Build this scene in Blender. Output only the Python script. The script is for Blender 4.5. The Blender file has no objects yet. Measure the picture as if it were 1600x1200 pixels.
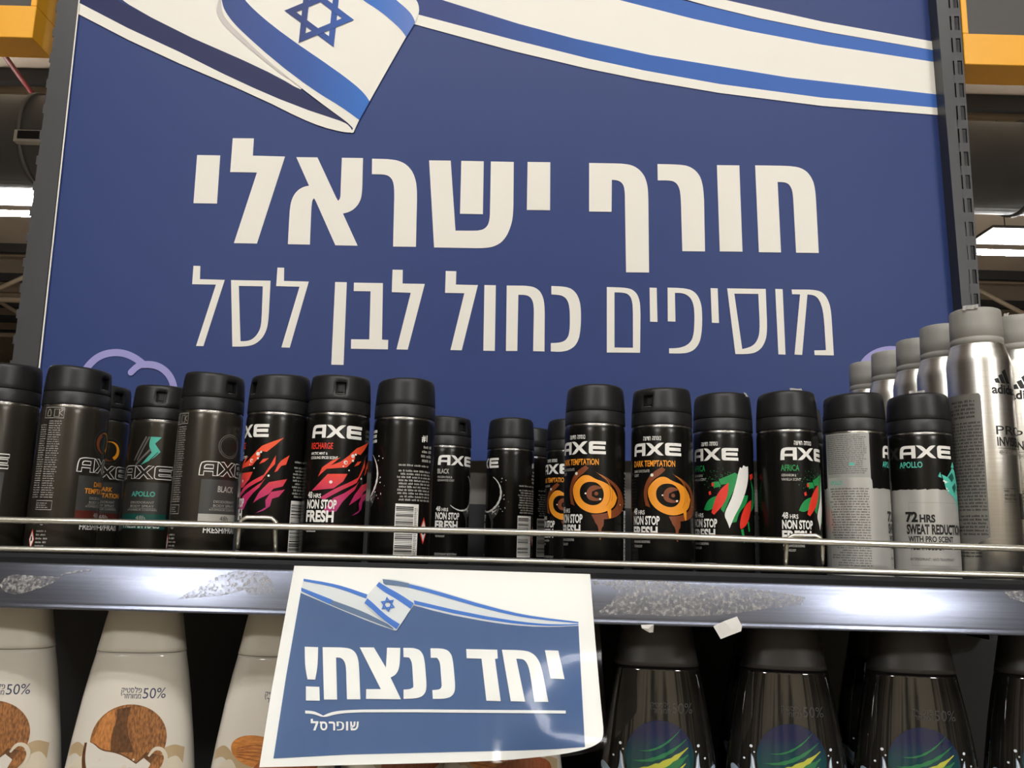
import bpy, bmesh, math, random
from mathutils import Vector, Matrix
from mathutils.geometry import tessellate_polygon

random.seed(7)
scene = bpy.context.scene
COL = scene.collection

# ------------------------------------------------------------------ camera
EYE = 1.55
FPX, ROLL = 1360.0, 0.0275
PITCH = math.atan(FPX / 7374.0)
FWD = Vector((0, math.cos(PITCH), math.sin(PITCH)))
_U0 = Vector((0, -math.sin(PITCH), math.cos(PITCH)))
_R0 = Vector((1, 0, 0))
RGT = _R0 * math.cos(ROLL) + _U0 * math.sin(ROLL)
UPV = -_R0 * math.sin(ROLL) + _U0 * math.cos(ROLL)
CAMLOC = Vector((0, 0, EYE))
cam_data = bpy.data.cameras.new('camera')
cam_data.sensor_fit = 'HORIZONTAL'
cam_data.sensor_width = 36.0
cam_data.lens = 36.0 * FPX / 1600.0
cam_data.clip_start = 0.02
cam = bpy.data.objects.new('camera', cam_data)
COL.objects.link(cam)
_m = Matrix((RGT, UPV, -FWD)).transposed().to_4x4()
_m.translation = CAMLOC
cam.matrix_world = _m
scene.camera = cam

# ------------------------------------------------------------------ world, exposure
world = bpy.data.worlds.new('world')
scene.world = world
world.use_nodes = True
_bg = world.node_tree.nodes['Background']
_bg.inputs[0].default_value = (1.0, 0.97, 0.93, 1)
_bg.inputs[1].default_value = 0.30
scene.view_settings.view_transform = 'Standard'
scene.view_settings.look = 'None'
scene.view_settings.gamma = 1.0
scene.view_settings.use_curve_mapping = False
scene.view_settings.exposure = 1.24
LAMP = 14.0            # emission of the aisle fixtures behind the camera
LAMP_FAR = 36.0        # emission of the fixtures seen beside the banner


# ------------------------------------------------------------------ helpers: rays from the photograph
def ray(px, py):
    return FWD + RGT * ((px - 800.0) / FPX) - UPV * ((py - 600.0) / FPX)


def on_y(px, py, y):
    r = ray(px, py)
    return CAMLOC + r * (y / r.y)


def on_z(px, py, z):             # z relative to the eye
    r = ray(px, py)
    return CAMLOC + r * (z / r.z)


# ------------------------------------------------------------------ materials
def lin(c):
    return c / 12.92 if c <= 0.04045 else ((c + 0.055) / 1.055) ** 2.4


def rgb(r, g, b):
    return (lin(r / 255), lin(g / 255), lin(b / 255), 1.0)


MATS = {}


def mat(name, col, rough=0.5, metal=0.0, spec=0.5, coat=0.0, noise=0.0, nscale=(40, 40, 40), bump=0.0, emit=None,
        aniso=0.0):
    if name in MATS:
        return MATS[name]
    m = bpy.data.materials.new(name)
    m.use_nodes = True
    nt = m.node_tree
    b = nt.nodes['Principled BSDF']
    c = rgb(*col)
    b.inputs['Base Color'].default_value = c
    b.inputs['Roughness'].default_value = rough
    b.inputs['Metallic'].default_value = metal
    b.inputs['Specular IOR Level'].default_value = spec
    b.inputs['Coat Weight'].default_value = coat
    b.inputs['Coat Roughness'].default_value = 0.08
    if aniso:
        b.inputs['Anisotropic'].default_value = aniso
    if noise or bump:
        tc = nt.nodes.new('ShaderNodeTexCoord')
        mp = nt.nodes.new('ShaderNodeMapping')
        mp.inputs['Scale'].default_value = nscale
        nz = nt.nodes.new('ShaderNodeTexNoise')
        nz.inputs['Scale'].default_value = 1.0
        nz.inputs['Detail'].default_value = 4.0
        nt.links.new(tc.outputs['Object'], mp.inputs[0])
        nt.links.new(mp.outputs[0], nz.inputs['Vector'])
        if noise:
            cr = nt.nodes.new('ShaderNodeValToRGB')
            cr.color_ramp.elements[0].position = 0.3
            cr.color_ramp.elements[1].position = 0.7
            cr.color_ramp.elements[0].color = tuple(x * (1 - noise) for x in c[:3]) + (1,)
            cr.color_ramp.elements[1].color = tuple(min(1, x * (1 + noise)) for x in c[:3]) + (1,)
            nt.links.new(nz.outputs['Fac'], cr.inputs[0])
            nt.links.new(cr.outputs[0], b.inputs['Base Color'])
        if bump:
            bp = nt.nodes.new('ShaderNodeBump')
            bp.inputs['Strength'].default_value = bump
            bp.inputs['Distance'].default_value = 0.002
            nt.links.new(nz.outputs['Fac'], bp.inputs['Height'])
            nt.links.new(bp.outputs[0], b.inputs['Normal'])
    if emit:
        b.inputs['Emission Color'].default_value = (1.0, 0.985, 0.96, 1)
        b.inputs['Emission Strength'].default_value = emit
    MATS[name] = m
    return m


def ramp_mat(name, axis, lo, hi, stops, rough=0.45, spec=0.5, coat=0.0):
    """printed colour that runs along one object axis"""
    if name in MATS:
        return MATS[name]
    m = mat(name, (128, 128, 128), rough, spec=spec, coat=coat)
    nt = m.node_tree
    b = nt.nodes['Principled BSDF']
    tc = nt.nodes.new('ShaderNodeTexCoord')
    sx = nt.nodes.new('ShaderNodeSeparateXYZ')
    mr = nt.nodes.new('ShaderNodeMapRange')
    mr.inputs['From Min'].default_value = lo
    mr.inputs['From Max'].default_value = hi
    cr = nt.nodes.new('ShaderNodeValToRGB')
    while len(cr.color_ramp.elements) < len(stops):
        cr.color_ramp.elements.new(0.5)
    for e, (p, c) in zip(cr.color_ramp.elements, stops):
        e.position = p
        e.color = rgb(*c)
    nt.links.new(tc.outputs['Object'], sx.inputs[0])
    nt.links.new(sx.outputs[axis], mr.inputs['Value'])
    nt.links.new(mr.outputs[0], cr.inputs[0])
    nt.links.new(cr.outputs[0], b.inputs['Base Color'])
    return m


# ------------------------------------------------------------------ helpers: objects
def link_mesh(name, bm, mats, parent=None, smooth=False, loc=None):
    me = bpy.data.meshes.new(name)
    bm.to_mesh(me)
    bm.free()
    for m in (mats if isinstance(mats, (list, tuple)) else [mats]):
        me.materials.append(m)
    if smooth:
        for p in me.polygons:
            p.use_smooth = True
    return link_data(name, me, parent, loc)


def link_data(name, me, parent=None, loc=None):
    o = bpy.data.objects.new(name, me)
    COL.objects.link(o)
    if parent:
        o.parent = parent
    if loc:
        o.location = loc
    return o


def tag(o, label=None, cat=None, group=None, kind=None):
    if label: o['label'] = label
    if cat: o['category'] = cat
    if group: o['group'] = group
    if kind: o['kind'] = kind
    return o


def thing(name, label, cat, loc=(0, 0, 0), rz=0.0, group=None):
    o = bpy.data.objects.new(name, None)
    COL.objects.link(o)
    o.empty_display_size = 0.02
    o.location = loc
    o.rotation_euler = (0, 0, rz)
    return tag(o, label, cat, group)


def add_box(bm, lo, hi, mi=0):
    vs = [bm.verts.new((x, y, z)) for z in (lo[2], hi[2]) for y in (lo[1], hi[1]) for x in (lo[0], hi[0])]
    for f in ((0, 2, 3, 1), (4, 5, 7, 6), (0, 1, 5, 4), (2, 6, 7, 3), (0, 4, 6, 2), (1, 3, 7, 5)):
        bm.faces.new([vs[i] for i in f]).material_index = mi


def bevel_all(bm, w, seg=2):
    bmesh.ops.bevel(bm, geom=[e for e in bm.edges], offset=w, segments=seg, profile=0.7, affect='EDGES')


def add_tube(bm, pts, r, seg=10, closed=False, mi=0):
    pts = [Vector(p) for p in pts]
    rings = []
    n = len(pts)
    prev = None
    for i, p in enumerate(pts):
        a = pts[max(i - 1, 0)]
        b = pts[min(i + 1, n - 1)]
        t = (b - a).normalized()
        ref = prev if prev is not None else (Vector((0, 0, 1)) if abs(t.z) < 0.9 else Vector((1, 0, 0)))
        u = (ref - t * ref.dot(t)).normalized()
        prev = u
        w = t.cross(u)
        rings.append([bm.verts.new(p + (u * math.cos(k * 2 * math.pi / seg) + w * math.sin(k * 2 * math.pi / seg)) * r)
                      for k in range(seg)])
    for i in range(n - 1):
        for k in range(seg):
            f = bm.faces.new((rings[i][k], rings[i][(k + 1) % seg], rings[i + 1][(k + 1) % seg], rings[i + 1][k]))
            f.material_index = mi
            f.smooth = True
    bm.faces.new(list(reversed(rings[0]))).material_index = mi
    bm.faces.new(rings[-1]).material_index = mi


def add_lathe(bm, prof, seg=72, mats=None, cap_lo=True, cap_hi=True):
    """prof = [(r, z)], mats = material index for each band"""
    rings = []
    for r, z in prof:
        rings.append([bm.verts.new((r * math.sin(k * 2 * math.pi / seg), -r * math.cos(k * 2 * math.pi / seg), z))
                      for k in range(seg)])
    for i in range(len(prof) - 1):
        for k in range(seg):
            f = bm.faces.new((rings[i][k], rings[i][(k + 1) % seg], rings[i + 1][(k + 1) % seg], rings[i + 1][k]))
            f.smooth = True
            if mats:
                f.material_index = mats[i]
    if cap_lo:
        bm.faces.new(list(reversed(rings[0]))).material_index = mats[0] if mats else 0
    if cap_hi:
        bm.faces.new(rings[-1]).material_index = mats[-1] if mats else 0
    return rings


# ------------------------------------------------------------------ helpers: flat printing
TEXT = {}


def text_shape(s, bold=0.0):
    key = (s, bold)
    if key in TEXT:
        return TEXT[key]
    cu = bpy.data.curves.new('lettering', 'FONT')
    cu.body = s
    cu.offset = bold
    cu.resolution_u = 3
    o = bpy.data.objects.new('lettering', cu)
    COL.objects.link(o)
    dg = bpy.context.evaluated_depsgraph_get()
    me = bpy.data.meshes.new_from_object(o.evaluated_get(dg))
    vs = [(v.co.x, v.co.y) for v in me.vertices]
    fs = [tuple(p.vertices) for p in me.polygons]
    bpy.data.objects.remove(o)
    bpy.data.curves.remove(cu)
    bpy.data.meshes.remove(me)
    x0 = min(v[0] for v in vs); x1 = max(v[0] for v in vs)
    y0 = min(v[1] for v in vs); y1 = max(v[1] for v in vs)
    vs = [((x - x0) / (x1 - x0), (y - y0) / max(1e-6, y1 - y0)) for x, y in vs]
    TEXT[key] = (vs, fs)
    return TEXT[key]


def soften(pts, closed=True, passes=2, lim=50):
    """round every gentle corner of a traced outline, keep the sharp ones"""
    for _ in range(passes):
        n = len(pts)
        out = []
        for i, p in enumerate(pts):
            if not closed and i in (0, n - 1):
                out.append(p)
                continue
            a, b = pts[i - 1], pts[(i + 1) % n]
            ux, uy, vx, vy = p[0] - a[0], p[1] - a[1], b[0] - p[0], b[1] - p[1]
            lu, lv = math.hypot(ux, uy), math.hypot(vx, vy)
            if lu < 1e-9 or lv < 1e-9:
                continue
            ang = math.degrees(math.acos(max(-1, min(1, (ux * vx + uy * vy) / lu / lv))))
            if 3 < ang < lim:
                d = 0.27 * min(lu, lv)
                d1 = min(0.27 * lu, 1.8 * d); d2 = min(0.27 * lv, 1.8 * d)
                out.append((p[0] - ux / lu * d1, p[1] - uy / lu * d1))
                out.append((p[0] + vx / lv * d2, p[1] + vy / lv * d2))
            else:
                out.append(p)
        pts = out
    return pts


PE_ = [(x / 132.0, 1 - y / 250.0) for x, y in ((0, 0), (70, 2), (105, 16), (125, 49), (132, 94), (130, 179), (115, 224), (85, 246), (50, 250), (6, 249),
                                             (6, 222), (50, 221), (82, 206), (96, 176), (99, 94), (93, 56), (74, 34), (50, 27), (36, 27), (38, 132), (1, 131))]


def flow(pts, n=6):
    """a smooth line through all the points"""
    P = [pts[0]] + list(pts) + [pts[-1]]
    out = []
    for i in range(1, len(P) - 2):
        for q in range(n):
            u = q / n
            out.append(tuple(0.5 * (2 * P[i][k] + (P[i + 1][k] - P[i - 1][k]) * u + (2 * P[i - 1][k] - 5 * P[i][k] + 4 * P[i + 1][k] - P[i + 2][k]) * u * u +
                                    (3 * P[i][k] - P[i - 1][k] - 3 * P[i + 1][k] + P[i + 2][k]) * u ** 3) for k in (0, 1)))
    out.append(pts[-1])
    return out


class Art:
    """flat shapes with a material and a layer; build() maps them onto a surface inside a bmesh"""

    def __init__(self):
        self.parts = {}

    def _get(self, mi, layer):
        return self.parts.setdefault((mi, layer), ([], []))

    def poly(self, loops, mi, layer=0, sharp=False, lim=50):
        if not isinstance(loops[0][0], (tuple, list)):
            loops = [loops]
        loops = [soften(list(l), lim=lim, passes=2 if lim == 50 else 3) if len(l) > 4 and not sharp else l for l in loops]
        vs, fs = self._get(mi, layer)
        flat = [p for l in loops for p in l]
        tris = tessellate_polygon([[Vector((p[0], p[1], 0)) for p in l] for l in loops])
        b = len(vs)
        vs.extend((p[0], p[1]) for p in flat)
        fs.extend(tuple(b + i for i in t) for t in tris)

    def strip(self, up, lo, mi, layer=0):
        self.poly(list(up) + list(reversed(lo)), mi, layer)

    def quad(self, x0, y0, x1, y1, mi, layer=0):
        vs, fs = self._get(mi, layer)
        b = len(vs)
        vs.extend(((x0, y0), (x1, y0), (x1, y1), (x0, y1)))
        fs.append((b, b + 1, b + 2, b + 3))

    def dot(self, x, y, r, mi, layer=0, n=12):
        self.poly([(x + r * math.cos(2 * math.pi * k / n), y + r * math.sin(2 * math.pi * k / n)) for k in range(n)],
                  mi, layer)

    def stroke(self, pts, w, mi, layer=0, closed=False, taper=None):
        if taper is None and len(pts) > 2:
            pts = soften(list(pts), closed, 2, 45)
        if taper is not None and len(pts) < 8:
            P = [pts[0]] + list(pts) + [pts[-1]]
            T = [taper[0]] + list(taper) + [taper[-1]]
            np_, nt_ = [], []
            for i in range(1, len(P) - 2):
                for q in range(5):
                    u = q / 5.0
                    c_ = [0.5 * (2 * P[i][k] + (P[i + 1][k] - P[i - 1][k]) * u + (2 * P[i - 1][k] - 5 * P[i][k] + 4 * P[i + 1][k] - P[i + 2][k]) * u * u +
                                 (3 * P[i][k] - P[i - 1][k] - 3 * P[i + 1][k] + P[i + 2][k]) * u ** 3) for k in (0, 1)]
                    np_.append(tuple(c_)); nt_.append(T[i] + (T[i + 1] - T[i]) * u)
            np_.append(tuple(pts[-1])); nt_.append(taper[-1])
            pts, taper = np_, nt_
        n = len(pts)
        L, R = [], []
        for i, p in enumerate(pts):
            a = pts[(i - 1) % n] if (closed or i > 0) else pts[i]
            b = pts[(i + 1) % n] if (closed or i < n - 1) else pts[i]
            dx, dy = b[0] - a[0], b[1] - a[1]
            d = math.hypot(dx, dy) or 1
            ww = w * (taper[i] if taper else 1) / 2
            L.append((p[0] - dy / d * ww, p[1] + dx / d * ww))
            R.append((p[0] + dy / d * ww, p[1] - dx / d * ww))
        vs, fs = self._get(mi, layer)
        b = len(vs)
        vs.extend(L)
        vs.extend(R)
        for i in range(n if closed else n - 1):
            j = (i + 1) % n
            fs.append((b + n + i, b + n + j, b + j, b + i))

    def text(self, s, x0, y0, x1, y1, mi, layer=0, bold=0.0):
        tv, tf = text_shape(s, bold)
        vs, fs = self._get(mi, layer)
        b = len(vs)
        vs.extend((x0 + (x1 - x0) * u, y0 + (y1 - y0) * v) for u, v in tv)
        fs.extend(tuple(b + i for i in f) for f in tf)

    def hebrew(self, letters, x0, y0, x1, y1, mi, layer=0, bold=0.0):
        """letters in the order they stand from left to right; the box spans the height of a plain letter"""
        wid = {'\u05d5': 0.42, '\u05d9': 0.42, '\u05e0': 0.66, '\u05d6': 0.55, ' ': 0.55, '*': 0.45, '\u05e9': 1.15, '\u05d3': 0.9, '\u05e8': 0.85}
        tot = sum(wid.get(ch, 1.0) + 0.18 for ch in letters) - 0.18
        k = (x1 - x0) / tot
        h = y1 - y0
        x = x0
        for ch in letters:
            w = wid.get(ch, 1.0)
            if ch != ' ':
                lo, hi = y0, y1
                if ch == '\u05d9': lo = y0 + h * 0.5
                if ch == '\u05dc': hi = y1 + h * 0.3
                if ch == '\u05e7': lo = y0 - h * 0.28
                if ch == '*': lo = y0 + h * 0.55
                ww = 0.28 if ch in ('\u05d5', '\u05d9') else w
                if ch == '\u05e4':
                    self.poly([(x + k * w * u, lo + (hi - lo) * v) for u, v in PE_], mi, layer)
                    x += k * (w + 0.18)
                    continue
                self.text(ch, x + k * (w - ww) / 2, lo, x + k * (w + ww) / 2, hi, mi, layer, bold)
            x += k * (w + 0.18)

    def greek(self, x0, y0, x1, y1, lines, mi, layer=0, fill=0.55, ragged=0.15, right=False, seed=1):
        """rows of tiny unreadable print"""
        rnd = random.Random(seed)
        h = (y1 - y0) / lines
        ch = h * 0.62
        for i in range(lines):
            yy = y1 - (i + 1) * h + h * 0.2
            a, b = x0, x1
            cut = (x1 - x0) * rnd.random() * ragged
            if right: a += cut
            else: b -= cut
            x = a
            word = rnd.randint(3, 7)
            while x < b:
                w = ch * rnd.uniform(0.35, 0.7)
                t = h * fill * rnd.choice((1, 1, 0.8, 1.15))
                self.quad(x, yy, min(b, x + w * 0.62), yy + t, mi, layer)
                x += w
                word -= 1
                if word <= 0:
                    x += ch * 0.5
                    word = rnd.randint(2, 7)

    def build(self, bm, fmap, step=None, step_y=None):
        for (mi, layer), (vs, fs) in sorted(self.parts.items(), key=lambda t: t[0][1]):
            tb = bmesh.new()
            tv = [tb.verts.new((x, y, 0)) for x, y in vs]
            for f in fs:
                try:
                    tb.faces.new([tv[i] for i in f])
                except ValueError:
                    pass
            for f in tb.faces:
                f.normal_update()
                if f.normal.z < 0:
                    f.normal_flip()
            if step:
                lo = min(v[0] for v in vs); hi = max(v[0] for v in vs)
                k = math.ceil(lo / step)
                while k * step < hi:
                    bmesh.ops.bisect_plane(tb, geom=tb.verts[:] + tb.edges[:] + tb.faces[:], dist=1e-6,
                                           plane_co=(k * step, 0, 0), plane_no=(1, 0, 0))
                    k += 1
            if step_y:
                lo = min(v[1] for v in vs); hi = max(v[1] for v in vs)
                k = math.ceil(lo / step_y)
                while k * step_y < hi:
                    bmesh.ops.bisect_plane(tb, geom=tb.verts[:] + tb.edges[:] + tb.faces[:], dist=1e-6,
                                           plane_co=(0, k * step_y, 0), plane_no=(0, 1, 0))
                    k += 1
            tb.verts.index_update()
            nv = [bm.verts.new(fmap(v.co.x, v.co.y, layer)) for v in tb.verts]
            for f in tb.faces:
                try:
                    g = bm.faces.new([nv[v.index] for v in f.verts])
                    g.material_index = mi
                    g.smooth = True
                except ValueError:
                    pass
            tb.free()


def Z(ox, oy, sc):
    """coordinates read in an enlarged view -> photograph pixels, y up for filling"""
    def f(*pts):
        return [(ox + x / sc, -(oy + y / sc)) for x, y in pts]
    return f


# ------------------------------------------------------------------ plain materials
M_blackplastic = mat('black_plastic', (27, 27, 28), 0.42, spec=0.38, noise=0.12, nscale=(300, 300, 300))
M_darkrecess = mat('dark_recess', (12, 12, 12), 0.6)
M_bodyblack = mat('can_black_lacquer', (30, 29, 27), 0.26, metal=0.6, spec=0.5)
M_bodygrey = mat('can_grey_lacquer', (62, 58, 51), 0.28, metal=0.6, spec=0.5)
M_tin = mat('bare_tin', (205, 203, 198), 0.22, metal=1.0)
M_white = mat('white_ink', (232, 230, 224), 0.45)
M_pale = mat('pale_grey_ink', (176, 174, 166), 0.45)
M_midgrey = mat('mid_grey_ink', (112, 110, 104), 0.45)
M_dim = mat('dim_grey_ink', (70, 70, 68), 0.4, metal=0.2)
M_orange = mat('orange_ink', (238, 152, 38), 0.42)
M_brown = mat('brown_ink', (124, 62, 28), 0.42)
M_redink = mat('red_ink', (222, 52, 34), 0.42)
M_green = mat('green_ink', (20, 138, 68), 0.42)
M_teal = mat('teal_ink', (84, 190, 170), 0.42)
M_darkgreen = mat('dark_teal_ink', (22, 86, 76), 0.42)
M_maroon = mat('maroon_ink', (92, 38, 28), 0.42)
M_blackink = mat('black_ink', (18, 18, 18), 0.4)
M_silverbody = mat('grey_can_lacquer', (186, 185, 180), 0.33, metal=0.35)
M_silverdark = mat('grey_label_ink', (160, 160, 155), 0.45, metal=0.15)
M_brushed = mat('brushed_aluminium', (222, 219, 212), 0.32, metal=1.0, noise=0.05, nscale=(30, 30, 900), bump=0.04)
M_greycap = mat('grey_cap_plastic', (150, 148, 141), 0.5)
M_shards = ramp_mat('red_to_magenta_ink', 2, 0.034, 0.095,
                    [(0.0, (150, 30, 112)), (0.35, (190, 40, 92)), (0.6, (226, 62, 44)), (1.0, (236, 84, 44))])


# ------------------------------------------------------------------ the store behind
def structure(name, lo, hi, m):
    bm = bmesh.new()
    add_box(bm, lo, hi)
    return tag(link_mesh(name, bm, m), kind='structure')


CEIL = 4.55            # ceiling above the eye
M_floor = mat('floor_tiles', (176, 168, 156), 0.35, noise=0.06, nscale=(3, 3, 3))
M_ceil = mat('ceiling_deck', (206, 188, 166), 0.7, noise=0.08, nscale=(2, 0.3, 2))
M_far = mat('far_wall_paint', (120, 112, 104), 0.8, noise=0.2, nscale=(0.6, 1, 1.2))
M_near = mat('wall_reflection_bands', (206, 190, 160), 0.7, noise=0.5, nscale=(1.7, 1, 0.22))
_e = [n for n in M_near.node_tree.nodes if n.type == 'VALTORGB'][0].color_ramp.elements
_e[0].position, _e[1].position = 0.43, 0.54
_e[0].color, _e[1].color = rgb(92, 86, 76), rgb(226, 212, 184)  # bright and dark bands put into the colour for the cans to reflect
structure('floor', (-24, -7, -0.1), (24, 34, 0.0), M_floor)
structure('ceiling', (-24, -7, EYE + CEIL + 0.12), (24, 34, EYE + CEIL + 0.3), M_ceil)
structure('wall_back', (-24, 33.8, 0), (24, 34, EYE + CEIL + 0.1), M_far)
structure('wall_front', (-24, -6.2, 0), (24, -6.0, EYE + CEIL + 0.1), M_near)

M_filltube = mat('fill_lamp_tube', (255, 255, 255), 0.5, emit=LAMP)
structure('wall_left', (-24.2, -7, 0), (-24.0, 34, EYE + CEIL + 0.1), M_far)
structure('wall_right', (24.0, -7, 0), (24.2, 34, EYE + CEIL + 0.1), M_far)
M_tubeshort = mat('lamp_tube_short', (255, 255, 255), 0.5, emit=LAMP * 2.9)
M_tubefar = mat('lamp_tube_far', (255, 255, 255), 0.5, emit=LAMP_FAR)
M_housing = mat('lamp_housing', (84, 84, 84), 0.6)


def fixture(label, x0, x1, y0, y1, z, alongx, tubes, group, m):
    t = thing('ceiling_lamp', label, 'lamp', ((x0 + x1) / 2, (y0 + y1) / 2, z), 0, group)
    hx, hy = (x1 - x0) / 2, (y1 - y0) / 2
    bm = bmesh.new()
    add_box(bm, (-hx, -hy, 0.10), (hx, hy, 0.13))
    link_mesh('housing', bm, M_housing, t)
    for off, r in tubes:
        bm = bmesh.new()
        if alongx:
            add_tube(bm, [(-hx, off, 0.0), (hx, off, 0.0)], r, 12)
        else:
            add_tube(bm, [(off, -hy, 0.0), (off, hy, 0.0)], r, 12)
        link_mesh('light_tube', bm, m, t)
    top = EYE + CEIL + 0.12 - z
    for s in (-0.8, 0.8):
        p = (s * hx, 0) if alongx else (0, s * hy)
        bm = bmesh.new()
        add_tube(bm, [(p[0], p[1], 0.13), (p[0], p[1], top)], 0.006, 6)
        link_mesh('hanger', bm, M_housing, t)
    return t


# fixtures over the aisle the photographer stands in (the short pair mirrors in the shelf strip, the long one is added fill)
for i, (xa, xb) in enumerate(((-1.67, -1.31), (1.54, 2.03))):
    fixture('short twin tube lamp hanging over the aisle on the %s' % ('left', 'right')[i], xa, xb, -2.8, -2.4,
            EYE + 1.38, True, [(-0.13, 0.06), (0.13, 0.06)], 'short lamps over the aisle', M_tubeshort)
fixture('added long twin tube fill lamp over the aisle, out of view', -2.0, 2.0, -1.75, -1.25, EYE + 2.65, True, [(-0.14, 0.05), (0.14, 0.05)],
        'added fill lamps over the aisle', M_filltube)  # unseen lamp added to brighten the shelf and banner
# the two seen beside the banner
YL = 8.6
pl = on_y(52, 323, YL); pr = on_y(1536, 383, YL)
zl = (pl.z + pr.z) / 2
for side, xa, xb, pp in (('left', pl.x - 2.2, pl.x + 0.6, pl), ('right', pr.x - 0.02, pr.x + 2.6, pr)):
    fixture('bright twin tube lamp seen to the %s of the banner' % side, xa, xb, YL - 0.24, YL + 0.24, pp.z, True,
            [(-0.21, 0.032), (0.21, 0.032)], 'lamps beside the banner', M_tubefar)

# roof beams, trusses, duct, pipe
M_beam = mat('dark_beam', (52, 50, 48), 0.6)
M_truss = mat('truss_paint', (176, 156, 130), 0.6)
M_duct = mat('galvanised_duct', (118, 117, 114), 0.5, metal=0.4, noise=0.12, nscale=(2, 2, 2))
M_redpipe = mat('red_pipe', (118, 42, 38), 0.45)
BEAMS = ((148, 'nearest'), (414, 'second'), (459, 'third'), (500, 'fourth'), (523, 'fifth'), (545, 'sixth'))
for (py, nm) in BEAMS:
    y = on_z(800, py, CEIL).y
    bm = bmesh.new()
    h = 0.03
    add_box(bm, (-22, y - 0.05, EYE + CEIL - h), (22, y + 0.05, EYE + CEIL + 0.13))
    tag(link_mesh('roof_beam', bm, M_beam), '%s dark roof beam crossing under the ceiling beyond the banner' % nm,
        'beam', 'roof beams')
for py, nm in ((120, 'nearest'), (405, 'middle'), (475, 'farthest')):
    y = on_z(800, py, CEIL).y + 0.6
    t = thing('roof_truss', '%s beige tube roof truss with slanting members' % nm, 'truss', (0, y, EYE + CEIL), 0,
              'roof trusses')
    bm = bmesh.new(); add_tube(bm, [(-20, 0, 0.06), (20, 0, 0.06)], 0.06, 8); link_mesh('top_chord', bm, M_truss, t)
    bm = bmesh.new(); add_tube(bm, [(-20, 0, -0.75), (20, 0, -0.75)], 0.05, 8); link_mesh('bottom_chord', bm, M_truss, t)
    for k in range(-13, 13):
        a = (k * 1.5, 0, 0.06 if k % 2 else -0.75); b = (k * 1.5 + 1.5, 0, -0.75 if k % 2 else 0.06)
        bm = bmesh.new(); add_tube(bm, [a, b], 0.04, 8); link_mesh('web_member', bm, M_truss, t)

DY = 7.0
pt = on_y(30, 153, DY); pb = on_y(30, 292, DY)
DR = (pt.z - pb.z) / 2 * 0.95
DZ = (pt.z + pb.z) / 2
t = thing('air_duct', 'large round grey ventilation duct behind the banner', 'duct', (0, DY, DZ))
bm = bmesh.new(); add_tube(bm, [(-9, 0, 0), (9, 0, 0)], DR, 40); link_mesh('pipe', bm, M_duct, t)
xs = on_y(26, 220, DY - DR).x
for x in (xs, xs - 1.4, -xs + 0.2, -xs + 1.5):
    bm = bmesh.new(); add_tube(bm, [(x - 0.02, 0, 0), (x + 0.02, 0, 0)], DR + 0.02, 40); link_mesh('joint_ring', bm, M_duct, t)
g0 = on_y(26, 205, DY - DR); g1 = on_y(68, 224, DY - DR)
bm = bmesh.new(); add_box(bm, (g0.x, -DR - 0.03, g1.z - DZ), (g0.x + 0.34, -DR * 0.9, g0.z - DZ))
gr = link_mesh('vent_grille', bm, mat('grille_frame', (196, 190, 178), 0.5), t)
bm = bmesh.new()
for k in range(4):
    z = g1.z - DZ + 0.022 + k * (g0.z - g1.z - 0.03) / 4
    add_box(bm, (g0.x + 0.03, -DR - 0.036, z), (g0.x + 0.31, -DR - 0.028, z + (g0.z - g1.z) / 6))
link_mesh('louvre', bm, M_darkrecess, gr)
a = on_z(8, 88, CEIL - 0.25); b = on_z(58, 156, CEIL - 0.25)
bm = bmesh.new(); d = b - a; add_tube(bm, [a - d * 2, a, b, b + d * 0.6], 0.024, 10)
tag(link_mesh('sprinkler_pipe', bm, M_redpipe), 'thin dark red pipe slanting under the ceiling left of the banner', 'pipe',
    'red pipes')
a = on_z(1580, 232, CEIL - 0.25); b = on_z(1602, 205, CEIL - 0.25)
bm = bmesh.new(); d = b - a; add_tube(bm, [a, b, b + d * 3], 0.024, 10)
tag(link_mesh('sprinkler_pipe', bm, M_redpipe), 'short dark red pipe under the ceiling right of the banner', 'pipe',
    'red pipes')

# ------------------------------------------------------------------ shelf unit: posts, back, header frames
YB = 1.06
M_post = mat('charcoal_powder_coat', (54, 54, 55), 0.4, spec=0.5)
M_back = mat('grey_back_panel', (108, 104, 98), 0.6)
M_backblack = mat('black_back_panel', (16, 17, 20), 0.5)


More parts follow.
